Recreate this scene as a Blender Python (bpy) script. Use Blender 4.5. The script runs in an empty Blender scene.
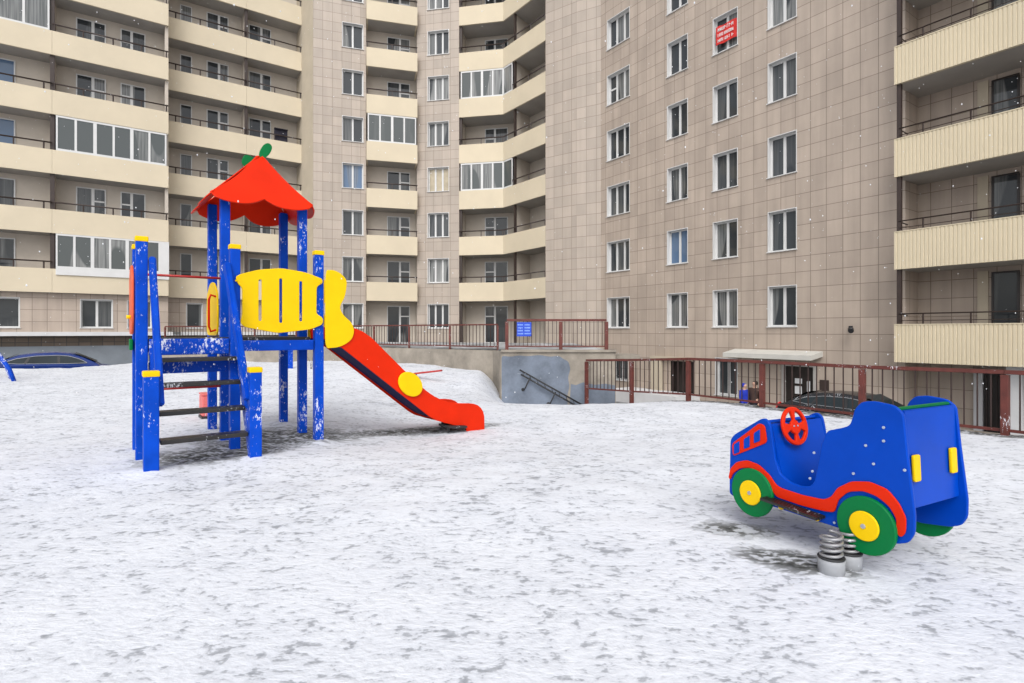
import bpy, bmesh, math, random
from mathutils import Vector, Matrix, noise
random.seed(11)
R = math.radians
scene = bpy.context.scene
col = scene.collection
CAM_H = 1.3
F = 553.0            # focal length in pixels of the 1024 px wide picture
KX = lambda px: (px - 512.0) / F      # X/Y slope of a picture column

# ------------------------------------------------------------------ helpers
def tag(o, label=None, cat=None, group=None, kind=None):
    if label: o['label'] = label
    if cat: o['category'] = cat
    if group: o['group'] = group
    if kind: o['kind'] = kind
    return o

def empty(name, loc, label=None, cat=None, group=None, rz=0.0):
    o = bpy.data.objects.new(name, None)
    o.empty_display_size = 0.2
    col.objects.link(o)
    o.location = loc
    o.rotation_euler = (0, 0, rz)
    return tag(o, label, cat, group)

def world_loc(o):
    v = Vector((0, 0, 0))
    while o is not None:
        v += o.location
        o = o.parent
    return v

def lerp(a, b, t): return a + (b - a) * t
def sm(x, a, b):
    t = max(0.0, min(1.0, (x - a) / (b - a)))
    return t * t * (3 - 2 * t)

class Fr:
    """a frame: origin (X,Y), u axis along, w axis outwards, z up"""
    def __init__(s, o, d, w=None):
        s.o = Vector((o[0], o[1])); s.d = Vector(d).normalized()
        s.n = Vector(w).normalized() if w else Vector((s.d.y, -s.d.x))
    def __call__(s, u, w, z):
        p = s.o + s.d * u + s.n * w
        return Vector((p.x, p.y, z))
    def u_px(s, px, w=0.0):
        k = KX(px); o = s.o + s.n * w
        return (k * o.y - o.x) / (s.d.x - k * s.d.y)
    @property
    def ang(s): return math.atan2(s.d.y, s.d.x)
WORLD = Fr((0, 0), (1, 0), (0, 1))

class MB:
    def __init__(s):
        s.bm = bmesh.new(); s.uv = s.bm.loops.layers.uv.new('UVMap')
    def face(s, pts, uvs=None, mi=0):
        f = s.bm.faces.new([s.bm.verts.new(p) for p in pts])
        f.material_index = mi
        if uvs:
            for l, q in zip(f.loops, uvs): l[s.uv].uv = q
        return f
    def box(s, fr, u0, u1, w0, w1, z0, z1, bev=0.0):
        vs = [s.bm.verts.new(fr(u, w, z)) for z in (z0, z1) for w in (w0, w1) for u in (u0, u1)]
        fs = [(0, 1, 3, 2), (4, 6, 7, 5), (0, 4, 5, 1), (2, 3, 7, 6), (0, 2, 6, 4), (1, 5, 7, 3)]
        co = [(u, w, z) for z in (z0, z1) for w in (w0, w1) for u in (u0, u1)]
        out = []
        for q in fs:
            f = s.bm.faces.new([vs[i] for i in q]); out.append(f)
            du = len({round(co[i][0], 5) for i in q}) > 1
            dz = len({round(co[i][2], 5) for i in q}) > 1
            for l, i in zip(f.loops, q):
                c = co[i]
                l[s.uv].uv = (c[0], c[2]) if (du and dz) else ((c[1] + u0, c[2]) if dz else (c[0], c[1]))
        if bev > 0:
            es = list({e for f in out for e in f.edges})
            bmesh.ops.bevel(s.bm, geom=es, offset=bev, segments=2, affect='EDGES', profile=0.6)
    def bar(s, p, q, a, b, up=(0, 0, 1), bev=0.0):
        """rectangular bar from p to q; a = width across, b = size along 'up'"""
        p = Vector(p); q = Vector(q); d = (q - p).normalized()
        side = d.cross(Vector(up))
        if side.length < 1e-4: side = d.cross(Vector((1, 0, 0)))
        side.normalize(); upv = side.cross(d).normalized()
        vs = []
        for c in (p, q):
            for i, j in ((-1, -1), (1, -1), (1, 1), (-1, 1)):
                vs.append(s.bm.verts.new(c + side * (a / 2 * i) + upv * (b / 2 * j)))
        fs = [s.bm.faces.new([vs[i] for i in q]) for q in
              ((0, 3, 2, 1), (4, 5, 6, 7), (0, 1, 5, 4), (1, 2, 6, 5), (2, 3, 7, 6), (3, 0, 4, 7))]
        if bev > 0:
            bmesh.ops.bevel(s.bm, geom=list({e for f in fs for e in f.edges}), offset=bev, segments=2, affect='EDGES')
    def tube(s, pts, r, n=8, closed=False):
        pts = [Vector(p) for p in pts]; m = len(pts); rings = []
        ref = None
        for i, p in enumerate(pts):
            if closed: d = pts[(i + 1) % m] - pts[i - 1]
            else: d = pts[min(i + 1, m - 1)] - pts[max(i - 1, 0)]
            d.normalize()
            if ref is None:
                ref = d.cross(Vector((0, 0, 1)))
                if ref.length < 1e-3: ref = d.cross(Vector((1, 0, 0)))
            ref = (ref - d * ref.dot(d)).normalized(); b = d.cross(ref)
            rr = r(i / (m - 1)) if callable(r) else r
            rings.append([s.bm.verts.new(p + (ref * math.cos(2 * math.pi * k / n) + b * math.sin(2 * math.pi * k / n)) * rr) for k in range(n)])
        for i in range(m if closed else m - 1):
            a, c = rings[i], rings[(i + 1) % m]
            for k in range(n):
                f = s.bm.faces.new((a[k], a[(k + 1) % n], c[(k + 1) % n], c[k])); f.smooth = True
        if not closed:
            s.bm.faces.new(rings[0][::-1]); s.bm.faces.new(rings[-1])
    def prism(s, poly, fn, h0, h1):
        """poly of (a,b); fn(a,b,h)->world; solid between h0 and h1"""
        lo = [s.bm.verts.new(fn(a, b, h0)) for a, b in poly]
        hi = [s.bm.verts.new(fn(a, b, h1)) for a, b in poly]
        n = len(poly)
        s.bm.faces.new(lo[::-1]); s.bm.faces.new(hi)
        for i in range(n):
            s.bm.faces.new((lo[i], lo[(i + 1) % n], hi[(i + 1) % n], hi[i]))
    def lathe(s, prof, c, axis=(0, 0, 1), n=24):
        """prof of (r, h) along axis from point c"""
        ax = Vector(axis).to_3d().normalized(); e1 = ax.orthogonal().normalized(); e2 = ax.cross(e1); c = Vector(c)
        rings = []
        for r, h in prof:
            rings.append([s.bm.verts.new(c + ax * h + (e1 * math.cos(2 * math.pi * k / n) + e2 * math.sin(2 * math.pi * k / n)) * r) for k in range(n)])
        for a, b in zip(rings, rings[1:]):
            for k in range(n):
                f = s.bm.faces.new((a[k], a[(k + 1) % n], b[(k + 1) % n], b[k])); f.smooth = True
        s.bm.faces.new(rings[0][::-1]); s.bm.faces.new(rings[-1])
    def strip(s, line, w0, w1, z0, z1):
        """solid following a ground polyline between two outward offsets"""
        A = offset_line(line, w0); B = offset_line(line, w1)
        u = 0; us = [0]
        for p, q in zip(line, line[1:]):
            u += (Vector(q) - Vector(p)).length; us.append(u)
        for i in range(len(line) - 1):
            a0, a1, b0, b1 = A[i], A[i + 1], B[i], B[i + 1]
            P = lambda p, z: Vector((p[0], p[1], z))
            q = lambda x, y: ((us[i], x), (us[i + 1], x), (us[i + 1], y), (us[i], y))
            s.face([P(b0, z0), P(b1, z0), P(b1, z1), P(b0, z1)], q(z0, z1))
            s.face([P(a1, z0), P(a0, z0), P(a0, z1), P(a1, z1)], ((us[i + 1], z0), (us[i], z0), (us[i], z1), (us[i + 1], z1)))
            s.face([P(b0, z1), P(b1, z1), P(a1, z1), P(a0, z1)], q(0, w1 - w0))
            s.face([P(a0, z0), P(a1, z0), P(b1, z0), P(b0, z0)], q(0, w1 - w0))
            if i == 0: s.face([P(a0, z0), P(b0, z0), P(b0, z1), P(a0, z1)], ((w0, z0), (w1, z0), (w1, z1), (w0, z1)))
            if i == len(line) - 2: s.face([P(b1, z0), P(a1, z0), P(a1, z1), P(b1, z1)], ((w0, z0), (w1, z0), (w1, z1), (w0, z1)))
    def wall(s, fr, u0, u1, z0, z1, holes=(), w=0.0):
        us = sorted({u0, u1} | {x for h in holes for x in h[:2] if u0 < x < u1})
        zs = sorted({z0, z1} | {x for h in holes for x in h[2:] if z0 < x < z1})
        for a, b in zip(us, us[1:]):
            for c, d in zip(zs, zs[1:]):
                m, k = (a + b) / 2, (c + d) / 2
                if any(h[0] < m < h[1] and h[2] < k < h[3] for h in holes): continue
                s.face([fr(a, w, c), fr(b, w, c), fr(b, w, d), fr(a, w, d)], ((a, c), (b, c), (b, d), (a, d)))
    def mesh(s, name, mats, off=Vector((0, 0, 0)), recalc=True, smooth=False):
        bmesh.ops.remove_doubles(s.bm, verts=s.bm.verts, dist=0.0002)
        if recalc: bmesh.ops.recalc_face_normals(s.bm, faces=s.bm.faces)
        for v in s.bm.verts: v.co -= off
        if smooth:
            for f in s.bm.faces: f.smooth = True
        me = bpy.data.meshes.new(name); s.bm.to_mesh(me); s.bm.free()
        for m in (mats if isinstance(mats, (list, tuple)) else [mats]): me.materials.append(m)
        return me
    def build(s, name, mats, parent=None, local=False, **kw):
        off = Vector((0, 0, 0)) if (local or parent is None) else world_loc(parent)
        return link(name, s.mesh(name, mats, off, **kw), parent)

def link(name, me, parent=None, loc=(0, 0, 0), rz=0.0):
    o = bpy.data.objects.new(name, me); col.objects.link(o)
    o.parent = parent; o.location = loc; o.rotation_euler = (0, 0, rz)
    return o

def offset_line(line, w):
    P = [Vector(p) for p in line]; out = []
    for i, p in enumerate(P):
        ns = []
        if i > 0: d = (P[i] - P[i - 1]).normalized(); ns.append(Vector((d.y, -d.x)))
        if i < len(P) - 1: d = (P[i + 1] - P[i]).normalized(); ns.append(Vector((d.y, -d.x)))
        if len(ns) == 2:
            m = (ns[0] + ns[1]).normalized(); m = m / m.dot(ns[0])
        else: m = ns[0]
        out.append(p + m * w)
    return out

def smooth_poly(pts, r=0.03, n=4):
    """closed polygon with rounded corners"""
    out = []; m = len(pts); P = [Vector(p) for p in pts]
    for i in range(m):
        a, b, c = P[i - 1], P[i], P[(i + 1) % m]
        d1 = (a - b); d2 = (c - b)
        k = min(r, d1.length * 0.45, d2.length * 0.45)
        s0 = b + d1.normalized() * k; s1 = b + d2.normalized() * k
        for j in range(n + 1):
            t = j / n
            out.append(tuple(s0 * (1 - t) ** 2 + b * 2 * t * (1 - t) + s1 * t * t))
    return out
def spline(pts, n=5):
    out = []; m = len(pts); P = [Vector(p) for p in pts]
    for i in range(m):
        p0, p1, p2, p3 = P[i - 1], P[i], P[(i + 1) % m], P[(i + 2) % m]
        for j in range(n):
            t = j / n
            out.append(tuple(0.5 * ((2 * p1) + (p2 - p0) * t + (2 * p0 - 5 * p1 + 4 * p2 - p3) * t * t + (3 * p1 - p0 - 3 * p2 + p3) * t ** 3)))
    return out
def circle(cx, cy, rx, ry=None, n=36):
    ry = ry or rx
    return [(cx + rx * math.cos(2 * math.pi * k / n), cy + ry * math.sin(2 * math.pi * k / n)) for k in range(n)]

def plate(name, loops, fn, h0, h1, mat, parent, bevel=0.006):
    """a sheet-plastic plate cut to outline loops[0] with the other loops as holes; fn(a,b,h)->world"""
    th = abs(h1 - h0); bevel = min(bevel, th * 0.45)
    cu = bpy.data.curves.new(name, 'CURVE'); cu.dimensions = '2D'; cu.fill_mode = 'BOTH'
    cu.extrude = th / 2 - bevel; cu.bevel_depth = bevel; cu.bevel_resolution = 1; cu.offset = -bevel
    for lp in loops:
        sp = cu.splines.new('POLY'); sp.points.add(len(lp) - 1)
        for i, p in enumerate(lp): sp.points[i].co = (p[0], p[1], 0, 1)
        sp.use_cyclic_u = True
    ob = bpy.data.objects.new(name, cu); col.objects.link(ob)
    dg = bpy.context.evaluated_depsgraph_get()
    me = bpy.data.meshes.new_from_object(ob.evaluated_get(dg))
    bpy.data.objects.remove(ob); bpy.data.curves.remove(cu)
    off = world_loc(parent) if parent else Vector((0, 0, 0)); mid = (h0 + h1) / 2
    for v in me.vertices: v.co = fn(v.co.x, v.co.y, v.co.z + mid) - off
    bm = bmesh.new(); bm.from_mesh(me); bmesh.ops.remove_doubles(bm, verts=bm.verts, dist=1e-5)
    bmesh.ops.recalc_face_normals(bm, faces=bm.faces); bm.to_mesh(me); bm.free()
    me.materials.clear(); me.materials.append(mat); me.name = name
    return link(name, me, parent)

# ------------------------------------------------------------------ materials
def new_mat(name):
    m = bpy.data.materials.new(name); m.use_nodes = True
    nt = m.node_tree; b = nt.nodes['Principled BSDF']
    return m, nt, b
def N(nt, typ, **kw):
    n = nt.nodes.new(typ)
    for k, v in kw.items():
        if k in n.inputs: n.inputs[k].default_value = v
        else: setattr(n, k, v)
    return n
def rgb(c): return (c[0], c[1], c[2], 1)
def ramp(nt, fac, stops):
    r = nt.nodes.new('ShaderNodeValToRGB'); el = r.color_ramp.elements
    while len(el) < len(stops): el.new(0.5)
    for e, (p, c) in zip(el, stops): e.position = p; e.color = rgb(c) if not isinstance(c, (int, float)) else (c, c, c, 1)
    nt.links.new(fac, r.inputs['Fac']); return r
def mixc(nt, fac, a, b, mode='MIX'):
    m = nt.nodes.new('ShaderNodeMix'); m.data_type = 'RGBA'; m.blend_type = mode
    for sock, v in ((0, fac), (6, a), (7, b)):
        if isinstance(v, (int, float)): m.inputs[sock].default_value = v
        elif isinstance(v, (tuple, list)): m.inputs[sock].default_value = rgb(v)
        else: nt.links.new(v, m.inputs[sock])
    return m.outputs[2]

def paint(name, c, rough=0.45, var=0.12, scale=3.0, frost=0.0, bump=0.0, metal=0.0, spec=0.5, frost_scale=40.0):
    """painted / plastic surface: slight blotches, optional clinging frost specks"""
    m, nt, b = new_mat(name)
    tc = N(nt, 'ShaderNodeNewGeometry')
    n1 = N(nt, 'ShaderNodeTexNoise', Scale=scale, Detail=5.0, Roughness=0.6)
    nt.links.new(tc.outputs['Position'], n1.inputs['Vector'])
    lo = tuple(x * (1 - var) for x in c); hi = tuple(min(1, x * (1 + var)) for x in c)
    r = ramp(nt, n1.outputs['Fac'], [(0.3, lo), (0.7, hi)])
    out = r.outputs['Color']
    rr = N(nt, 'ShaderNodeMapRange'); rr.inputs[3].default_value = rough - 0.07; rr.inputs[4].default_value = min(1, rough + 0.12)
    nt.links.new(n1.outputs['Fac'], rr.inputs[0]); rough_out = rr.outputs[0]
    if frost > 0:
        n2 = N(nt, 'ShaderNodeTexNoise', Scale=frost_scale, Detail=6.0, Roughness=0.7)
        n3 = N(nt, 'ShaderNodeTexNoise', Scale=3.2, Detail=2.0)
        mp = N(nt, 'ShaderNodeMapping'); mp.inputs['Scale'].default_value = (1, 1, 0.5)
        nt.links.new(tc.outputs['Position'], mp.inputs['Vector'])
        nt.links.new(mp.outputs[0], n2.inputs['Vector']); nt.links.new(tc.outputs['Position'], n3.inputs['Vector'])
        ad = N(nt, 'ShaderNodeMath', operation='MULTIPLY_ADD'); ad.inputs[1].default_value = 0.6
        nt.links.new(n3.outputs['Fac'], ad.inputs[0]); nt.links.new(n2.outputs['Fac'], ad.inputs[2])
        t = 1.06 - 0.22 * frost
        fr = ramp(nt, ad.outputs[0], [(max(0, t - 0.04), 0.0), (min(1, t + 0.05), 1.0)])
        ml = N(nt, 'ShaderNodeMath', operation='MULTIPLY'); ml.inputs[1].default_value = 0.85
        nt.links.new(fr.outputs['Color'], ml.inputs[0])
        out = mixc(nt, ml.outputs[0], out, (0.8, 0.82, 0.86))
    nt.links.new(out, b.inputs['Base Color'])
    nt.links.new(rough_out, b.inputs['Roughness'])
    b.inputs['Metallic'].default_value = metal
    b.inputs['Specular IOR Level'].default_value = spec
    if bump > 0:
        bp = N(nt, 'ShaderNodeBump', Strength=bump, Distance=0.02); nt.links.new(n1.outputs['Fac'], bp.inputs['Height'])
        nt.links.new(bp.outputs[0], b.inputs['Normal'])
    return m

def tile_mat(name, c1, c2, mortar, bw, bh, msize=0.012, stain=0.12):
    m, nt, b = new_mat(name)
    uv = N(nt, 'ShaderNodeUVMap')
    br = N(nt, 'ShaderNodeTexBrick', offset=0.0, squash=1.0)
    br.inputs['Color1'].default_value = rgb(c1); br.inputs['Color2'].default_value = rgb(c2); br.inputs['Mortar'].default_value = rgb(mortar)
    br.inputs['Scale'].default_value = 1.0; br.inputs['Mortar Size'].default_value = msize; br.inputs['Mortar Smooth'].default_value = 0.3
    br.inputs['Brick Width'].default_value = bw; br.inputs['Row Height'].default_value = bh; br.inputs['Bias'].default_value = 0.0
    nt.links.new(uv.outputs[0], br.inputs['Vector'])
    n = N(nt, 'ShaderNodeTexNoise', Scale=0.35, Detail=6.0, Roughness=0.65)
    nt.links.new(uv.outputs[0], n.inputs['Vector'])
    mp = N(nt, 'ShaderNodeMapping'); mp.inputs['Scale'].default_value = (3.5, 0.25, 1)
    nt.links.new(uv.outputs[0], mp.inputs['Vector'])
    n2 = N(nt, 'ShaderNodeTexNoise', Scale=1.0, Detail=5.0); nt.links.new(mp.outputs[0], n2.inputs['Vector'])
    r1 = ramp(nt, n.outputs['Fac'], [(0.3, 1 - stain), (0.7, 1.0)])
    r2 = ramp(nt, n2.outputs['Fac'], [(0.35, 1 - stain * 0.7), (0.65, 1.0)])
    o = mixc(nt, 1.0, br.outputs['Color'], r1.outputs['Color'], 'MULTIPLY')
    o = mixc(nt, 1.0, o, r2.outputs['Color'], 'MULTIPLY')
    nt.links.new(o, b.inputs['Base Color'])
    b.inputs['Roughness'].default_value = 0.55
    bp = N(nt, 'ShaderNodeBump', Strength=0.4, Distance=0.01, invert=True)
    nt.links.new(br.outputs['Fac'], bp.inputs['Height']); nt.links.new(bp.outputs[0], b.inputs['Normal'])
    return m

def glass_mat(name, tint=(0.034, 0.039, 0.044), blue=0.0):
    """window pane: dark room behind, in some flats a pale curtain"""
    m, nt, b = new_mat(name)
    oi = N(nt, 'ShaderNodeObjectInfo'); tc = N(nt, 'ShaderNodeTexCoord')
    w = N(nt, 'ShaderNodeTexNoise', Scale=3.0, Detail=2.0)
    mp = N(nt, 'ShaderNodeMapping'); mp.inputs['Scale'].default_value = (5.0, 1.0, 0.15)
    ad = N(nt, 'ShaderNodeVectorMath', operation='ADD')
    nt.links.new(tc.outputs['Object'], ad.inputs[0])
    cx = N(nt, 'ShaderNodeCombineXYZ'); ml = N(nt, 'ShaderNodeMath', operation='MULTIPLY'); ml.inputs[1].default_value = 57.0
    nt.links.new(oi.outputs['Random'], ml.inputs[0]); nt.links.new(ml.outputs[0], cx.inputs[0]); nt.links.new(ml.outputs[0], cx.inputs[2])
    nt.links.new(cx.outputs[0], ad.inputs[1]); nt.links.new(ad.outputs[0], mp.inputs['Vector']); nt.links.new(mp.outputs[0], w.inputs['Vector'])
    cur0 = ramp(nt, w.outputs['Fac'], [(0.36, (0.11, 0.115, 0.115)), (0.66, (0.28, 0.285, 0.28))])
    lowm = N(nt, 'ShaderNodeMapping'); lowm.inputs['Scale'].default_value = (1.1, 1.0, 0.25); nt.links.new(ad.outputs[0], lowm.inputs['Vector'])
    lw = N(nt, 'ShaderNodeTexNoise', Scale=1.0, Detail=0.0); nt.links.new(lowm.outputs[0], lw.inputs['Vector'])
    drawn = ramp(nt, lw.outputs['Fac'], [(0.50, 0.0), (0.53, 1.0)])
    cur = N(nt, 'ShaderNodeMix', data_type='RGBA'); nt.links.new(drawn.outputs['Color'], cur.inputs[0]); cur.inputs[6].default_value = rgb(tint); nt.links.new(cur0.outputs['Color'], cur.inputs[7])
    sel = ramp(nt, oi.outputs['Random'], [(0.25, 0.15), (0.5, 0.5), (0.8, 0.8), (0.97, 1.0)])
    o = mixc(nt, sel.outputs['Color'], tint, cur.outputs[2])
    nt.links.new(o, b.inputs['Base Color'])
    b.inputs['Roughness'].default_value = 0.04
    b.inputs['IOR'].default_value = 1.5
    b.inputs['Specular IOR Level'].default_value = 0.5
    n2 = N(nt, 'ShaderNodeTexNoise', Scale=1.3, Detail=1.0); nt.links.new(tc.outputs['Object'], n2.inputs['Vector'])
    bp = N(nt, 'ShaderNodeBump', Strength=0.12, Distance=0.05); nt.links.new(n2.outputs['Fac'], bp.inputs['Height']); nt.links.new(bp.outputs[0], b.inputs['Normal'])
    return m

def concrete(name, c, c_paint=None, split=None):
    m, nt, b = new_mat(name)
    g = N(nt, 'ShaderNodeNewGeometry')
    n = N(nt, 'ShaderNodeTexNoise', Scale=1.4, Detail=8.0, Roughness=0.7); nt.links.new(g.outputs['Position'], n.inputs['Vector'])
    r = ramp(nt, n.outputs['Fac'], [(0.3, tuple(x * 0.6 for x in c)), (0.55, c), (0.75, tuple(min(1, x * 1.3) for x in c))])
    out = r.outputs['Color']
    nt.links.new(out, b.inputs['Base Color']); b.inputs['Roughness'].default_value = 0.85
    bp = N(nt, 'ShaderNodeBump', Strength=0.3, Distance=0.03); nt.links.new(n.outputs['Fac'], bp.inputs['Height']); nt.links.new(bp.outputs[0], b.inputs['Normal'])
    return m

TILE = tile_mat('tile_cladding', (0.52, 0.43, 0.357), (0.445, 0.367, 0.305), (0.21, 0.165, 0.13), 0.58, 0.6, 0.011, 0.17)
TILE_PALE = tile_mat('pale_tile_cladding', (0.495, 0.42, 0.355), (0.42, 0.36, 0.305), (0.27, 0.22, 0.18), 0.58, 0.6, 0.014)
TILE_DARK = tile_mat('plinth_brick', (0.16, 0.115, 0.085), (0.10, 0.075, 0.055), (0.06, 0.05, 0.045), 0.5, 0.25, 0.02)
RENDER_W = paint('loggia_render', (0.53, 0.475, 0.41), 0.85, 0.06, 1.5, spec=0.2)
STRIP = paint('smooth_render', (0.47, 0.41, 0.32), 0.8, 0.07, 1.0, spec=0.2)
CREAM = paint('cream_parapet', (0.62, 0.54, 0.405), 0.7, 0.05, 0.6, spec=0.25)
CREAM_RIB = paint('ribbed_cream_siding', (0.64, 0.555, 0.40), 0.5, 0.04, 0.8, spec=0.35)
SOFFIT = paint('grey_soffit', (0.36, 0.34, 0.315), 0.9, 0.1, 0.7, spec=0.2)
BROWN = paint('brown_steel', (0.038, 0.024, 0.02), 0.5, 0.2, 4)
WHITE = paint('white_window_plastic', (0.63, 0.63, 0.625), 0.4, 0.04, 2)
SILL = paint('sill_metal', (0.42, 0.40, 0.38), 0.45, 0.08, 2)
GLASS = glass_mat('window_glass')
LOGGIAGLASS = glass_mat('loggia_glass', (0.075, 0.085, 0.085))
WARMGLASS = paint('pane_with_beige_blind', (0.42, 0.36, 0.26), 0.15, 0.15, 3)
BLUEREFLECT = glass_mat('blue_reflection_glass', (0.10, 0.16, 0.26))  # blue reflection painted in as the pane tint
LEDGE = paint('white_ledge', (0.60, 0.60, 0.61), 0.7, 0.08, 1.5)
PLINTH = paint('grey_blue_plinth_paint', (0.20, 0.225, 0.255), 0.8, 0.12, 1.5)
CONC = concrete('weathered_concrete', (0.30, 0.265, 0.22))
CONC_BLUE = concrete('grey_blue_painted_concrete', (0.165, 0.195, 0.245))
RAILRED = paint('rust_red_railing_paint', (0.115, 0.025, 0.018), 0.5, 0.25, 8, frost=0.12)
RAILDK = paint('dark_brown_baluster_paint', (0.035, 0.018, 0.015), 0.5, 0.2, 8)
BLACK = paint('black_steel', (0.02, 0.02, 0.022), 0.5, 0.2, 5, frost=0.2)
BLUE = paint('blue_post_paint', (0.0005, 0.058, 0.47), 0.42, 0.15, 5, frost=0.44, spec=0.12)
BLUE2 = paint('blue_board_paint', (0.0005, 0.052, 0.44), 0.4, 0.15, 5, frost=0.62, spec=0.12)
BLUEP = paint('blue_sheet_plastic', (0.0004, 0.052, 0.42), 0.28, 0.12, 2.5, frost=0.0, spec=0.11)
BLUEP_IN = BLUEP
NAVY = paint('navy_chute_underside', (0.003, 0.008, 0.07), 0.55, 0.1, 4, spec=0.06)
YELLOW = paint('yellow_sheet_plastic', (0.82, 0.53, 0.002), 0.4, 0.06, 3, spec=0.15)
RED = paint('red_sheet_plastic', (0.66, 0.022, 0.002), 0.35, 0.09, 2.5, frost=0.03, frost_scale=75, spec=0.12)
REDROD = paint('red_bar_paint', (0.42, 0.02, 0.015), 0.4, 0.1, 5)
ORANGE = paint('faded_orange_red_plastic', (0.70, 0.10, 0.03), 0.45, 0.1, 4)
PINK = paint('faded_pink_red_plastic', (0.72, 0.16, 0.15), 0.5, 0.1, 4, frost=0.4)
GREEN = paint('green_sheet_plastic', (0.001, 0.16, 0.042), 0.4, 0.10, 3, frost=0.05, frost_scale=75, spec=0.15)
TREAD = paint('wet_black_tread', (0.016, 0.014, 0.013), 0.35, 0.3, 9, frost=0.5)
DECK = paint('wet_deck_board', (0.02, 0.02, 0.02), 0.4, 0.3, 9, frost=0.4)
STEEL = paint('grey_spring_steel', (0.30, 0.30, 0.31), 0.4, 0.15, 9, metal=0.5, frost=0.25)
CUP = paint('grey_spring_cup', (0.33, 0.34, 0.36), 0.5, 0.1, 6, frost=0.4)
BOLT = paint('zinc_bolt', (0.42, 0.47, 0.58), 0.3, 0.1, 20, metal=0.3)
RUBBER = paint('tyre_rubber', (0.02, 0.02, 0.02), 0.8, 0.2, 6)
CARBLUE = paint('blue_car_paint', (0.004, 0.025, 0.16), 0.25, 0.08, 2, spec=0.3)
CARBLACK = paint('black_car_paint', (0.012, 0.013, 0.016), 0.22, 0.1, 2, frost=0.25)
CARGLASS = paint('car_glass', (0.02, 0.028, 0.032), 0.08, 0.4, 1.2, spec=0.25)
CHROME = paint('chrome_trim', (0.42, 0.43, 0.45), 0.3, 0.05, 3, metal=0.6)
TAIL = paint('red_tail_lamp', (0.65, 0.03, 0.03), 0.25, 0.1, 4)
PLAQUE = paint('blue_plaque_paint', (0.01, 0.06, 0.50), 0.4, 0.1, 5)
PAPER = paint('white_paper', (0.72, 0.73, 0.74), 0.8, 0.04, 8)
PALEBLUE = paint('pale_blue_lettering', (0.22, 0.36, 0.80), 0.6, 0.04, 8)
BANNERRED = paint('red_banner_fabric', (0.62, 0.025, 0.02), 0.6, 0.1, 6)
DOORDK = paint('dark_door', (0.022, 0.016, 0.014), 0.35, 0.25, 3)
CANOPY = paint('white_canopy_sheet', (0.55, 0.54, 0.50), 0.6, 0.08, 1.5)
SKIN = paint('skin', (0.50, 0.30, 0.22), 0.6, 0.05, 8)
HAIR = paint('dark_hair', (0.02, 0.014, 0.01), 0.7, 0.2, 20)
JACKET = paint('blue_jacket_cloth', (0.01, 0.03, 0.38), 0.85, 0.2, 6)
COAT = paint('dark_olive_coat_cloth', (0.055, 0.03, 0.024), 0.9, 0.2, 6)
TROUSER = paint('dark_trouser_cloth', (0.02, 0.018, 0.03), 0.9, 0.2, 6)
BAGC = paint('dark_backpack_cloth', (0.05, 0.025, 0.025), 0.85, 0.2, 8)
CAPSNOW = YELLOW
FLAKE = paint('snow_flake', (0.72, 0.73, 0.75), 0.9, 0.02, 3)

# fence and bare-ground geometry used by the snow too
FENCE_O = Vector((6.69, 7.5)); FENCE_D = Vector((-0.495, 0.869)).normalized()
BL_X0, BL_X1, BL_Y = -0.35, 3.0, 16.0
WALL_LINE = [(-15.6, 24.3), (-11.0, 23.4), (-6.9, 22.0), (-0.6, 17.3), (-0.2, 17.0)]

PILES = [(-2.34, 6.69, 0.055, 0.17), (-3.36, 5.14, 0.03, 0.16), (-2.64, 5.68, 0.035, 0.16), (1.75, 2.93, 0.03, 0.18), (-2.72, 7.15, 0.04, 0.16), (-3.26, 7.87, 0.04, 0.16)]
def gz(x, y):
    """height of the snow"""
    base = -0.13 * sm(y, 5, 8.0) * sm(x, -3.6, -1.2)
    cut = sm(x, -1.1, -0.1)
    r2 = (x - 1.4) ** 2 + (y - 16.0) ** 2
    dip = -0.92 * math.exp(-r2 / 3.0 ** 2) * cut
    mound = 0.18 * sm(y, 12.5, 17) * (1 - cut) * sm(x, -13, -4)
    p = Vector((x, y, 0))
    und = 0.05 * noise.noise(p * 0.35) + 0.022 * noise.noise(p * 1.1 + Vector((3, 1, 0)))
    und += 0.016 * noise.noise(p * 3.2) + 0.008 * noise.noise(p * 6.0)
    for px, py, hh, rr in PILES:
        q = ((x - px) ** 2 + (y - py) ** 2) / (rr * rr)
        if q < 6: und += hh * math.exp(-q)
    return base + dip + mound + und * sm(y, 2.0, 5.0) * 0.9

SP_TOWER = (-2.95, 6.75); SP_TRUCK = (1.62, 3.25)

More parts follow.
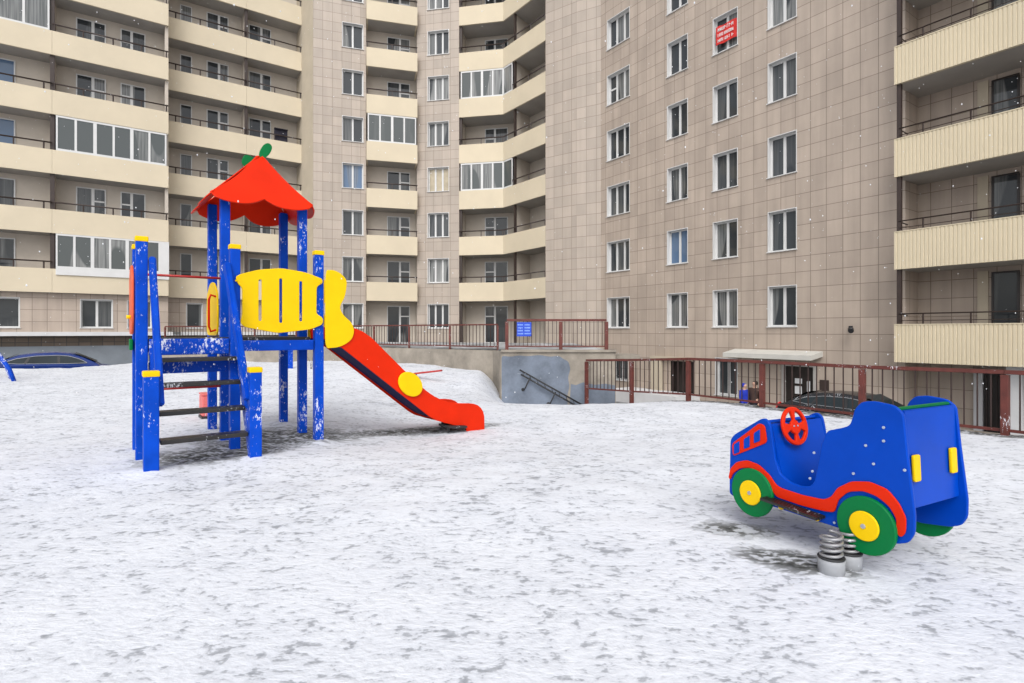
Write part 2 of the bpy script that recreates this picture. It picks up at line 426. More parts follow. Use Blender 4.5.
def snow_mat():
    m, nt, b = new_mat('thin_trodden_snow')
    L = nt.links
    g = N(nt, 'ShaderNodeNewGeometry'); pos = g.outputs['Position']
    def nz(scale, det, rough, vec=pos, dist=0.0):
        n = N(nt, 'ShaderNodeTexNoise', Scale=scale, Detail=det, Roughness=rough, Distortion=dist); L.new(vec, n.inputs['Vector']); return n.outputs['Fac']
    def mth(op, a, bb, c=None):
        n = N(nt, 'ShaderNodeMath', operation=op)
        for i, v in enumerate((a, bb, c)):
            if v is None: continue
            if isinstance(v, (int, float)): n.inputs[i].default_value = v
            else: L.new(v, n.inputs[i])
        return n.outputs[0]
    mp = N(nt, 'ShaderNodeMapping'); mp.inputs['Scale'].default_value = (0.68, 1.0, 1.0); mp.inputs['Rotation'].default_value = (0, 0, R(9)); L.new(pos, mp.inputs['Vector'])
    wv = N(nt, 'ShaderNodeTexNoise', Scale=2.2, Detail=2.0); L.new(pos, wv.inputs['Vector'])
    wrp = N(nt, 'ShaderNodeVectorMath', operation='MULTIPLY_ADD'); L.new(wv.outputs['Color'], wrp.inputs[0]); wrp.inputs[1].default_value = (0.10, 0.10, 0); L.new(mp.outputs[0], wrp.inputs[2])
    fine = nz(64.0, 2.0, 0.5, wrp.outputs[0])
    mid = nz(27.0, 2.0, 0.5, wrp.outputs[0])
    low = nz(9.5, 2.0, 0.5, wrp.outputs[0])
    drift = nz(1.7, 2.0, 0.5)
    big = nz(0.55, 3.0, 0.55)
    grain = nz(140.0, 2.0, 0.6)
    thin = mth('MULTIPLY_ADD', drift, 0.16, mth('MULTIPLY_ADD', big, 0.14, mth('MULTIPLY_ADD', low, 0.44, mth('MULTIPLY_ADD', mid, 0.58, mth('MULTIPLY', fine, 0.22)))))
    # ripple shade painted into the trodden snow: soft mottling and darker flecks
    soft = ramp(nt, thin, [(0.72, 0.0), (0.95, 1.0)])
    ripple_shade = ramp(nt, thin, [(0.838, 0.0), (0.872, 0.62), (0.955, 1.0)])
    snowc = ramp(nt, drift, [(0.3, (0.71, 0.732, 0.78)), (0.7, (0.665, 0.69, 0.745))])  # soft shading of the undulations painted in as a bluish tone
    c = mixc(nt, mth('MULTIPLY', soft.outputs['Color'], 0.46), snowc.outputs['Color'], (0.36, 0.38, 0.425))
    c = mixc(nt, mth('MULTIPLY', ripple_shade.outputs['Color'], 0.60), c, (0.17, 0.18, 0.20))
    # ground kept bare below the play tower, the slide and the spring rider
    sx = N(nt, 'ShaderNodeSeparateXYZ'); L.new(pos, sx.inputs[0])
    def ell(cx, cy, ax, rx, ry):
        ca, sa = math.cos(ax), math.sin(ax)
        dx = mth('SUBTRACT', sx.outputs[0], cx); dy = mth('SUBTRACT', sx.outputs[1], cy)
        u = mth('DIVIDE', mth('ADD', mth('MULTIPLY', dx, ca), mth('MULTIPLY', dy, sa)), rx)
        v = mth('DIVIDE', mth('SUBTRACT', mth('MULTIPLY', dy, ca), mth('MULTIPLY', dx, sa)), ry)
        return mth('SQRT', mth('ADD', mth('MULTIPLY', u, u), mth('MULTIPLY', v, v)), 0)
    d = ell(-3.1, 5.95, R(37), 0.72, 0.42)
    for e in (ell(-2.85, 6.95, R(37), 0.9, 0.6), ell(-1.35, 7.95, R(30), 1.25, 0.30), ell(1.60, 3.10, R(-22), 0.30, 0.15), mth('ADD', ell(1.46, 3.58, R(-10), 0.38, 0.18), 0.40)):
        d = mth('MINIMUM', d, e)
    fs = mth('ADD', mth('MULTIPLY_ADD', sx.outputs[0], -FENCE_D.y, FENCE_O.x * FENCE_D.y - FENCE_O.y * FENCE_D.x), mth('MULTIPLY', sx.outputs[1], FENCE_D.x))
    d = mth('MINIMUM', d, mth('MULTIPLY_ADD', fs, 4.0, 0.1))  # adds a dark band along the fence line
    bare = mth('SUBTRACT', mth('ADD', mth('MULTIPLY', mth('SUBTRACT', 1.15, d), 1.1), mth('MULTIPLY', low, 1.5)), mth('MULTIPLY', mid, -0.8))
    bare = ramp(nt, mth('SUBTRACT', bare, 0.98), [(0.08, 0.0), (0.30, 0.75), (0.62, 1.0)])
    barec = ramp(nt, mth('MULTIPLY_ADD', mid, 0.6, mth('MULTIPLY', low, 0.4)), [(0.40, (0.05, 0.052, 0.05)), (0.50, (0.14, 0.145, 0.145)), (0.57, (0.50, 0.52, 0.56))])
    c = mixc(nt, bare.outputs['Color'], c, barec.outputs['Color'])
    L.new(c, b.inputs['Base Color'])
    b.inputs['Roughness'].default_value = 0.7
    b.inputs['Specular IOR Level'].default_value = 0.25
    hgt = mth('SUBTRACT', mth('MULTIPLY', grain, 0.06), mth('MULTIPLY', thin, 1.0))
    bp = N(nt, 'ShaderNodeBump', Strength=0.55, Distance=0.022); L.new(hgt, bp.inputs['Height']); L.new(bp.outputs[0], b.inputs['Normal'])
    return m
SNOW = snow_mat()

def yard_mat():
    m, nt, b = new_mat('snowy_asphalt')
    g = N(nt, 'ShaderNodeNewGeometry')
    n = N(nt, 'ShaderNodeTexNoise', Scale=0.8, Detail=8.0, Roughness=0.65); nt.links.new(g.outputs['Position'], n.inputs['Vector'])
    r = ramp(nt, n.outputs['Fac'], [(0.35, (0.07, 0.072, 0.075)), (0.52, (0.3, 0.31, 0.32)), (0.66, (0.7, 0.71, 0.74))])
    nt.links.new(r.outputs['Color'], b.inputs['Base Color']); b.inputs['Roughness'].default_value = 0.8
    return m
YARD = yard_mat()

# ------------------------------------------------------------------ the ground
def fence_side(x, y):   # > 0 on the playground side
    d = Vector((x, y)) - FENCE_O
    return -(d.x * FENCE_D.y - d.y * FENCE_D.x)
def wall_y(x):
    L = WALL_LINE
    for (x0, y0), (x1, y1) in zip(L, L[1:]):
        if x0 <= x <= x1: return lerp(y0, y1, (x - x0) / (x1 - x0))
    return 99
def on_plateau(x, y):
    if fence_side(x, y) < -0.12: return False
    if x < WALL_LINE[0][0]: return y < 19.3
    if x < BL_X0: return y < wall_y(x) + 0.3
    return y < BL_Y + 0.25

def build_ground():
    s = 0.085
    bm = bmesh.new(); nx = int(46 / s); ny = int(33 / s); x0, y0 = -30.0, -8.0
    V = {}
    def vert(i, j):
        if (i, j) not in V:
            x, y = x0 + i * s, y0 + j * s
            V[(i, j)] = bm.verts.new((x, y, gz(x, y)))
        return V[(i, j)]
    for j in range(ny):
        for i in range(nx):
            x, y = x0 + (i + .5) * s, y0 + (j + .5) * s
            if on_plateau(x, y):
                f = bm.faces.new((vert(i, j), vert(i + 1, j), vert(i + 1, j + 1), vert(i, j + 1))); f.smooth = True
    be = [e for e in bm.edges if len(e.link_faces) == 1]
    r = bmesh.ops.extrude_edge_only(bm, edges=be)
    for v in [g for g in r['geom'] if isinstance(g, bmesh.types.BMVert)]: v.co.z = -2.3
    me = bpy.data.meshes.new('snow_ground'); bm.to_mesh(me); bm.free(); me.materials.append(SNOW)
    tag(link('snow_ground', me), kind='structure')
    # the lower yard and road round it: one sheet out to the horizon
    mb = MB()
    xs = [-400, -120, -60, -30, -20, -14, -9, -4, 2, 8, 14, 20, 40, 120, 400]; ys = [-400, -120, -40, -12, 0, 8, 14, 18, 22, 26, 32, 40, 60, 120, 400]
    z = lambda x, y: lerp(-1.0, -2.1, sm(x, -12, 1.0))
    grid = [[mb.bm.verts.new((x, y, z(x, y))) for x in xs] for y in ys]
    for j in range(len(ys) - 1):
        for i in range(len(xs) - 1):
            mb.bm.faces.new((grid[j][i], grid[j][i + 1], grid[j + 1][i + 1], grid[j + 1][i]))
    tag(mb.build('courtyard_road', YARD), kind='structure')
    # concrete kerb that holds the playground up along the fence
    mb = MB()
    pts = [FENCE_O + FENCE_D * (1.855 * k) for k in (-5.6, -4, -3, -2, -1, 0, 1, 2, 3, 4, 5)]
    n = Vector((FENCE_D.y, -FENCE_D.x))
    for p, q in zip(pts, pts[1:]):
        fr = Fr(p, q - p, n); L = (q - p).length
        za, zb = min(gz(p.x, p.y), 0) - 0.03, min(gz(q.x, q.y), 0) - 0.03
        vs = [mb.bm.verts.new(fr(u, w, zz)) for u, zt in ((0, za), (L, zb)) for w, zz in ((0.02, -2.3), (0.32, -2.3), (0.32, zt), (0.02, zt))]
        for f in ((0, 1, 5, 4), (1, 2, 6, 5), (2, 3, 7, 6), (3, 0, 4, 7)): mb.bm.faces.new([vs[i] for i in f])
    tag(mb.build('kerb', CONC), kind='structure')
build_ground()

# ------------------------------------------------------------------ building kit
_wcache = {}
def window_meshes(w, h, bars, deep, sill=True, white=WHITE):
    key = (round(w, 2), round(h, 2), tuple(bars), deep, sill, white.name)
    if key in _wcache: return _wcache[key]
    L = Fr((0, 0), (1, 0), (0, -1))
    a = MB(); g = MB()
    if deep:
        r0, r1 = -0.27, 0.008
        a.box(L, 0, 0.03, r0, r1, 0, h); a.box(L, w - 0.03, w, r0, r1, 0, h); a.box(L, 0.03, w - 0.03, r0, r1, h - 0.03, h)
        fw0, fw1 = -0.265, -0.20
    else:
        fw0, fw1 = 0.0, 0.05
    if sill: a.box(L, -0.03, w + 0.03, -0.19 if deep else 0.0, 0.06, -0.035, -0.002)
    e = 0.03 if deep else 0.0
    a.box(L, e, e + 0.055, fw0, fw1, 0, h - e); a.box(L, w - e - 0.055, w - e, fw0, fw1, 0, h - e)
    a.box(L, e + 0.055, w - e - 0.055, fw0, fw1, 0, 0.06); a.box(L, e + 0.055, w - e - 0.055, fw0, fw1, h - e - 0.055, h - e)
    for b in bars:
        if b[0] == 'v': a.box(L, b[1] - b[2] / 2, b[1] + b[2] / 2, fw0 + .002, fw1 - .002, 0.06, h - e - 0.055)
        else: a.box(L, b[2], b[3], fw0 + .004, fw1 - .004, b[1] - 0.04, b[1] + 0.04)
    zp = fw0 + 0.02
    g.box(L, e + 0.02, w - e - 0.02, zp - 0.012, zp, 0.02, h - e - 0.02)
    _wcache[key] = (a.mesh('window_frame', white), g.mesh('window_pane', GLASS), g)
    return _wcache[key]

def window(root, fr, u, z, w, h, bars, deep=True, wo=0.0, glass=None, name='window', sill=True):
    fm, pm, _ = window_meshes(w, h, bars, deep, sill)
    o = link(name, fm, root, fr(u, wo, z) - root.location, fr.ang)
    if glass is not None:
        pm = pm.copy(); pm.materials[0] = glass
    link('pane', pm, o)
    return o

def sash(w, n): return [('v', w * i / n, 0.11) for i in range(1, n)]
def door_combo(root, fr, u0, u1, z, flip=False, wo=0.0, glass=None):
    """a balcony door beside a window, in one white frame"""
    w = u1 - u0; h = 2.5; k = w * 0.56 if not flip else w * 0.44
    bars = [('v', k, 0.13)]
    bars.append(('h', h * 0.72, k + .06, w - .07) if not flip else ('h', h * 0.72, .07, k - .06))
    return window(root, fr, u0, z, w, h, bars, False, wo, glass, 'balcony_door', sill=False)

def railing_mesh(line, z, parent, w=-0.035, h=0.36, step=1.4, mat=BROWN, r=0.038):
    mb = MB(); L = offset_line(line, w)
    P = [Vector((p[0], p[1], z + h)) for p in L]
    mb.tube(P, r, 6)
    for p, q in zip(P, P[1:]):
        n = max(1, round((q - p).length / step))
        for i in range(n + 1):
            c = p.lerp(q, min(max(i / n, 0.02), 0.98)); mb.bar(c - Vector((0, 0, h + 0.02)), c, 0.05, 0.05)
    return mb.build('railing', mat, parent)

PAR_H = 1.2
def balcony(root, line, z0, depth, mat=CREAM, rail=True, side_l=False, side_r=False, ribs=False, rail_h=0.36):
    """parapet band with its floor slab; z0 = underside"""
    mb = MB()
    if ribs:
        # trapezoidal sheet: little steps in and out
        p, q = Vector(line[0]), Vector(line[1]); fr = Fr(p, q - p); L = (q - p).length; pitch = 0.105
        prof = []; u = 0
        while u < L:
            prof += [(u, 0.0), (min(u + pitch * 0.62, L), 0.0), (min(u + pitch * 0.68, L), -0.016), (min(u + pitch * 0.94, L), -0.016)]; u += pitch
        for (a, wa), (b, wb) in zip(prof, prof[1:]):
            if b - a < 1e-4: continue
            mb.face([fr(a, wa, z0), fr(b, wb, z0), fr(b, wb, z0 + PAR_H), fr(a, wa, z0 + PAR_H)])
        mb.strip(line, -0.12, -0.02, z0, z0 + PAR_H - 0.005)
        mb.box(fr, 0, L, -0.13, 0.012, z0 + PAR_H, z0 + PAR_H + 0.03)
        mb.box(fr, 0, 0.06, -0.13, 0.006, z0 - 0.002, z0 + PAR_H - 0.002)
    else:
        mb.strip(line, -0.1, 0, z0, z0 + PAR_H)
    P0, P1 = Vector(line[0]), Vector(line[1]); fr = Fr(P0, P1 - P0)
    if side_l: mb.box(fr, 0, 0.1, -depth, -0.102, z0, z0 + PAR_H)
    Q0, Q1 = Vector(line[-2]), Vector(line[-1]); fq = Fr(Q0, Q1 - Q0); Lq = (Q1 - Q0).length
    if side_r: mb.box(fq, Lq - 0.1, Lq, -depth, -0.102, z0, z0 + PAR_H)
    o = mb.build('balcony', mat, root)
    sl = MB(); sl.strip(line, -depth - 0.05, -0.104, z0 + 0.01, z0 + 0.2); sl.build('slab', SOFFIT, o)
    if rail: railing_mesh(line, z0 + PAR_H, o, h=rail_h)
    return o

def glazing(root, line, z0, z1, pitch=0.85, lower=0.0, w=-0.05):
    """a glazed-in balcony: white posts, rails and panes along a polyline"""
    mb = MB(); gl = MB(); L = offset_line(line, w)
    for p, q in zip(L, L[1:]):
        p, q = Vector(p), Vector(q); fr = Fr(p, q - p); ln = (q - p).length; n = max(1, round(ln / pitch))
        for i in range(n + 1):
            u = ln * i / n; t = 0.05 if i % 2 else 0.075
            mb.box(fr, max(0, u - t), min(ln, u + t), -0.035, 0.035, z0 + 0.09 + lower, z1 - 0.09)
        mb.box(fr, 0, ln, -0.04, 0.04, z0, z0 + 0.09 + lower); mb.box(fr, 0, ln, -0.04, 0.04, z1 - 0.09, z1)
        gl.box(fr, 0.03, ln - 0.03, -0.012, 0.012, z0 + 0.05 + lower, z1 - 0.05)
    o = mb.build('balcony_glazing', WHITE, root); gl.build('pane', LOGGIAGLASS, o)
    return o

ZP = lambda k: 3.27 + 3 * k       # parapet underside of storey k
ZS = lambda k: 1.50 + 3 * k       # window sill of storey k
TOP = 27.0

# ------------------------------------------------------------------ left wing
def left_wing():
    d = Vector((0.825, 0.566)).normalized(); n = Vector((d.y, -d.x))
    A = Fr(Vector((-24.8, 26.76)), d)            # parapet plane of the front part
    root = empty('apartment_building', A(0, -1.3, -1.0), 'beige apartment wing with long stacked balcony bands, behind the play tower', 'apartment building')
    uL, uE = -14.0, A.u_px(168.5); uS = A.u_px(52)
    B = Fr(Vector((-13.8, 36.0)) - d * 7.3, d)   # parapet plane of the part set back
    bE = B.u_px(301.5); b0 = B.u_px(150); bS = B.u_px(246.5)
    wall = MB(); rend = MB()
    G = -0.35                                    # ground storey wall just under the first balconies
    wins = [(A.u_px(-34, G), A.u_px(20, G), 2), (A.u_px(80, G), A.u_px(113, G), 2), (A.u_px(127, G), A.u_px(152, G), 2)]
    holes = [(a, b, 1.5, 3.0) for a, b, _ in wins]
    wall.wall(A, uL, uE, 1.28, ZP(0), holes, G)
    for a, b, k in wins: window(root, A, a, 1.5, b - a, 1.5, sash(b - a, k), True, G)
    BG = -0.35
    wins = [(B.u_px(186, BG), B.u_px(203, BG), 1), (B.u_px(216, BG), B.u_px(238, BG), 2), (B.u_px(262, BG), B.u_px(284, BG), 2)]
    holes = [(a, b, 1.5, 3.0) for a, b, _ in wins]
    wall.wall(B, b0, bE, 1.28, ZP(0), holes, BG)
    for a, b, k in wins: window(root, B, a, 1.5, b - a, 1.5, sash(b - a, k), True, BG)
    wall.face([A(uE, G, 1.28), A(uE, -2.2, 1.28), A(uE, -2.2, ZP(0)), A(uE, G, ZP(0))], ((0, 1.28), (2, 1.28), (2, ZP(0)), (0, ZP(0))))
    # recessed loggia walls, cross walls, brown posts
    rend.wall(A, uL, uE, ZP(0), TOP, (), -1.3)
    rend.wall(B, b0, bE, ZP(0), TOP, (), -1.3)
    rend.box(A, uE - 0.16, uE - 0.002, -2.6, -0.2, ZP(0) + 0.25, TOP)
    rend.box(A, uS - 0.06, uS + 0.06, -1.3, -0.25, ZP(0) + 0.25, TOP)
    rend.box(B, bS - 0.07, bS + 0.07, -1.3, -0.25, ZP(0) + 0.25, TOP)
    wall.build('wall', TILE, root); rend.build('loggia_wall', RENDER_W, root)
    mb = MB(); mb.box(A, uS - 0.09, uS + 0.09, -0.26, -0.12, ZP(0) + 0.3, TOP); mb.build('post', BROWN, root)
    mb = MB(); mb.box(B, bS - 0.08, bS + 0.08, -0.26, -0.12, ZP(0) + 0.3, TOP); mb.build('post', BROWN, root)
    mb = MB(); mb.box(A, uL, uE + 0.2, G - 0.1, 0.15, 1.08, 1.28); mb.box(B, b0 + 1.5, bE, BG - 0.1, 0.15, 1.08, 1.28); mb.build('ledge', LEDGE, root)
    mb = MB(); mb.wall(A, uL, uE, 0.55, 1.08, (), G - 0.15); mb.wall(B, b0, bE, 0.55, 1.08, (), BG - 0.15); mb.build('brick_band', TILE_DARK, root)
    mb = MB(); mb.box(A, uL, uE, G - 0.5, G - 0.1, -1.1, 0.55); mb.box(B, b0, bE, BG - 0.5, BG - 0.1, -1.1, 0.55); mb.build('plinth', PLINTH, root)
    # smooth strip closing the wing towards the round corner
    C = Fr(B(bE, 0.12, 0).xy, Vector((-12.52, 34.8)) - B(bE, 0.12, 0).xy)
    mb = MB(); mb.wall(C, 0, (Vector((-12.52, 34.8)) - C.o).length, -1.1, TOP)
    mb.face([B(bE, 0.12, -1.1), B(bE, -1.4, -1.1), B(bE, -1.4, TOP), B(bE, 0.12, TOP)])
    mb.build('corner_strip', STRIP, root)
    for k in range(7):
        z = ZP(k)
        la = [A(uL, 0, 0).xy, A(uS - 0.004, 0, 0).xy]; lb = [A(uS + 0.004, 0, 0).xy, A(uE, 0, 0).xy]
        glz = {(4, 0), (2, 1), (0, 1)}
        if k <= 6:
            balcony(root, la, z, 1.3, rail=(k, 0) not in glz)
            balcony(root, lb, z, 1.3, rail=(k, 1) not in glz, side_r=True)
        if (k, 0) in glz: glazing(root, [A(uL + 8, 0, 0).xy, A(uS - 0.1, 0, 0).xy], z + PAR_H, z + 2.98, 1.0)
        if (k, 1) in glz:
            l2 = [A(uS + 0.15, 0, 0).xy, A(A.u_px(160 if k == 0 else 166.5), 0, 0).xy]
            glazing(root, l2, z + PAR_H - (0.3 if k == 0 else 0), z + 2.98, 0.78, 0.35 if k == 0 else 0.02, 0.03 if k == 0 else -0.05)
            if k == 0:
                mb = MB(); fr = Fr(l2[1] + n * 0.0, d); mb.box(fr, 0.0, 0.42, -0.06, 0.065, z + PAR_H - 0.3, z + 2.98); mb.build('glazing_panel', WHITE, root)
        lc = [B(b0, 0, 0).xy, B(bS - 0.004, 0, 0).xy]; ld = [B(bS + 0.004, 0, 0).xy, B(bE, 0, 0).xy]
        balcony(root, lc, z, 1.3); balcony(root, ld, z, 1.3)
        if k < 6:
            w = -1.29
            U = lambda px: A.u_px(px, w)
            if (k, 1) not in glz or True:
                door_combo(root, A, U(76), U(106), z + 0.25, False, w); door_combo(root, A, U(120.5), U(145.5), z + 0.25, True, w)
            a, b = U(-8), U(15.5)
            if (k, 0) not in glz: window(root, A, a, z + 0.5, b - a, 2.25, sash(b - a, 1), False, w, BLUEREFLECT if k in (2, 3) else None)
            U = lambda px: B.u_px(px, w)
            a, b = U(180), U(192)
            window(root, B, a, z + 0.6, b - a, 2.15, [], False, w, sill=False)
            door_combo(root, B, U(206.5), U(228.5), z + 0.25, False, w); door_combo(root, B, U(248.5), U(271), z + 0.25, False, w)
    return root
LEFT = left_wing()
def rail_panel():
    d = Vector((0.825, 0.566)).normalized(); B = Fr(Vector((-13.8, 36.0)) - d * 7.3, d)
    a, b = B.u_px(274.5), B.u_px(288); z = ZP(3) + PAR_H
    root = empty('hanging_rug', B((a + b) / 2, -0.2, z), 'dark rug hung over the rail of the balcony above the red roof', 'rug')
    mb = MB(); mb.box(B, a, b, -0.16, -0.12, z + 0.01, z + 0.80, 0.008); mb.box(B, a, b, -0.12, 0.03, z + 0.76, z + 0.80, 0.008); mb.build('cloth', TROUSER, root)
rail_panel()

# ------------------------------------------------------------------ round corner block
def corner_block():
    P = [Vector(p) for p in ((-12.52, 34.8), (-9.45, 35.8), (-6.30, 36.65), (-3.46, 36.1), (-0.57, 35.55), (1.95, 32.2))]
    root = empty('apartment_building', Vector((-5.0, 36.2, -1.5)), 'pale tiled corner block of the flats with two curving balcony stacks between the wings', 'apartment building')
    S = [Fr(p, q - p) for p, q in zip(P, P[1:])]; Ln = [(q - p).length for p, q in zip(P, P[1:])]
    wall = MB(); rend = MB(); ZB = -1.6
    def col_of(fr, a, b, n, ks, L, glass={}):
        wins = [(a, b, ZS(k) + 0.02, ZS(k) + 1.62) for k in ks]
        wall.wall(fr, 0, L, ZB, TOP, wins)
        for k in ks: window(root, fr, a, ZS(k) + 0.02, b - a, 1.6, sash(b - a, n), True, glass=glass.get(k))
    col_of(S[0], S[0].u_px(342), S[0].u_px(363.5), 2, range(0, 8), Ln[0], {3: BLUEREFLECT})
    col_of(S[2], S[2].u_px(427.5), S[2].u_px(449), 3, range(0, 8), Ln[2], {3: WARMGLASS})
    # first balcony stack
    fr, L = S[1], Ln[1]
    rend.wall(fr, -0.02, L + 0.02, ZB, TOP, (), -0.9)
    rend.face([fr(0, 0, ZB), fr(0, -0.9, ZB), fr(0, -0.9, TOP), fr(0, 0, TOP)]); rend.face([fr(L, 0, ZB), fr(L, -0.9, ZB), fr(L, -0.9, TOP), fr(L, 0, TOP)])
    line = [fr(0.02, 0.55, 0).xy, fr(L - 0.02, 0.55, 0).xy]
    for k in range(0, 8):
        z = ZP(k)
        balcony(root, line, z, 1.4, side_l=True, side_r=True, rail=k != 3)
        if k == 3: glazing(root, [fr(0.1, 0.55, 0).xy, fr(L - 0.1, 0.55, 0).xy], z + PAR_H, z + 2.98, 0.75)
    for k in range(-1, 8):
        door_combo(root, fr, fr.u_px(387, -0.89), fr.u_px(410, -0.89), ZP(k) + 0.25, False, -0.89)
    # second, bent balcony stack
    seg = [P[3], P[4], P[5]]; back = offset_line(seg, -1.7)
    for p, q in zip(back, back[1:]):
        f2 = Fr(p, q - p); rend.wall(f2, 0, (q - p).length, ZB, TOP)
    rend.face([Vector((*P[3], ZB)), Vector((*back[0], ZB)), Vector((*back[0], TOP)), Vector((*P[3], TOP))])
    rend.face([Vector((*P[5], ZB)), Vector((*back[2], ZB)), Vector((*back[2], TOP)), Vector((*P[5], TOP))])
    bl = Fr(back[0], back[1] - back[0]); br = Fr(back[1], back[2] - back[1])
    for k in range(0, 8):
        z = ZP(k); gz_ = k in (2, 4)
        o = balcony(root, seg, z, 1.7, rail=not gz_)
        if gz_:
            c = P[4] + (P[5] - P[4]) * 0.22
            glazing(root, [P[3] + (P[4] - P[3]) * 0.04, P[4], c], z + PAR_H, z + 2.98, 0.72)
            railing_mesh([c + (P[5] - P[4]) * 0.01, P[5]], z + PAR_H, o)
    for k in range(-1, 8):
        door_combo(root, bl, bl.u_px(485, 0.01), bl.u_px(508, 0.01), ZP(k) + 0.25, True, 0.01)
    # partition between the two flats of the stack
    mb = MB(); c = P[4] + (P[5] - P[4]) * 0.25; c2 = back[1] + (back[2] - back[1]) * 0.25
    pf = Fr(c, c2 - c); mb.box(pf, 0.3, (c2 - c).length - 0.02, -0.06, 0.06, ZB, TOP); mb.build('partition', RENDER_W, root)
    for q, fr2 in ((P[3] + (P[4] - P[3]).normalized() * 0.1, S[3]), (c, S[4]), (P[5] - (P[5] - P[4]).normalized() * 0.1, S[4])):
        mb = MB(); f3 = Fr(q, fr2.d); mb.box(f3, -0.07, 0.07, -0.24, -0.12, ZB, TOP); mb.build('post', BROWN, root)
    wall.build('wall', TILE_PALE, root); rend.build('loggia_wall', RENDER_W, root)
    # tiled pier towards the right wing
    pr = MB(); pl = [Vector((1.95, 32.2)), Vector((3.62, 31.0)), Vector((4.88, 30.34))]
    pr.wall(Fr(pl[0], pl[1] - pl[0]), 0, (pl[1] - pl[0]).length, ZB, TOP); pr.wall(Fr(pl[1], pl[2] - pl[1]), 0, (pl[2] - pl[1]).length, ZB, TOP)
    pr.build('tiled_pier', TILE_PALE, root)
    return root
CORNER = corner_block()

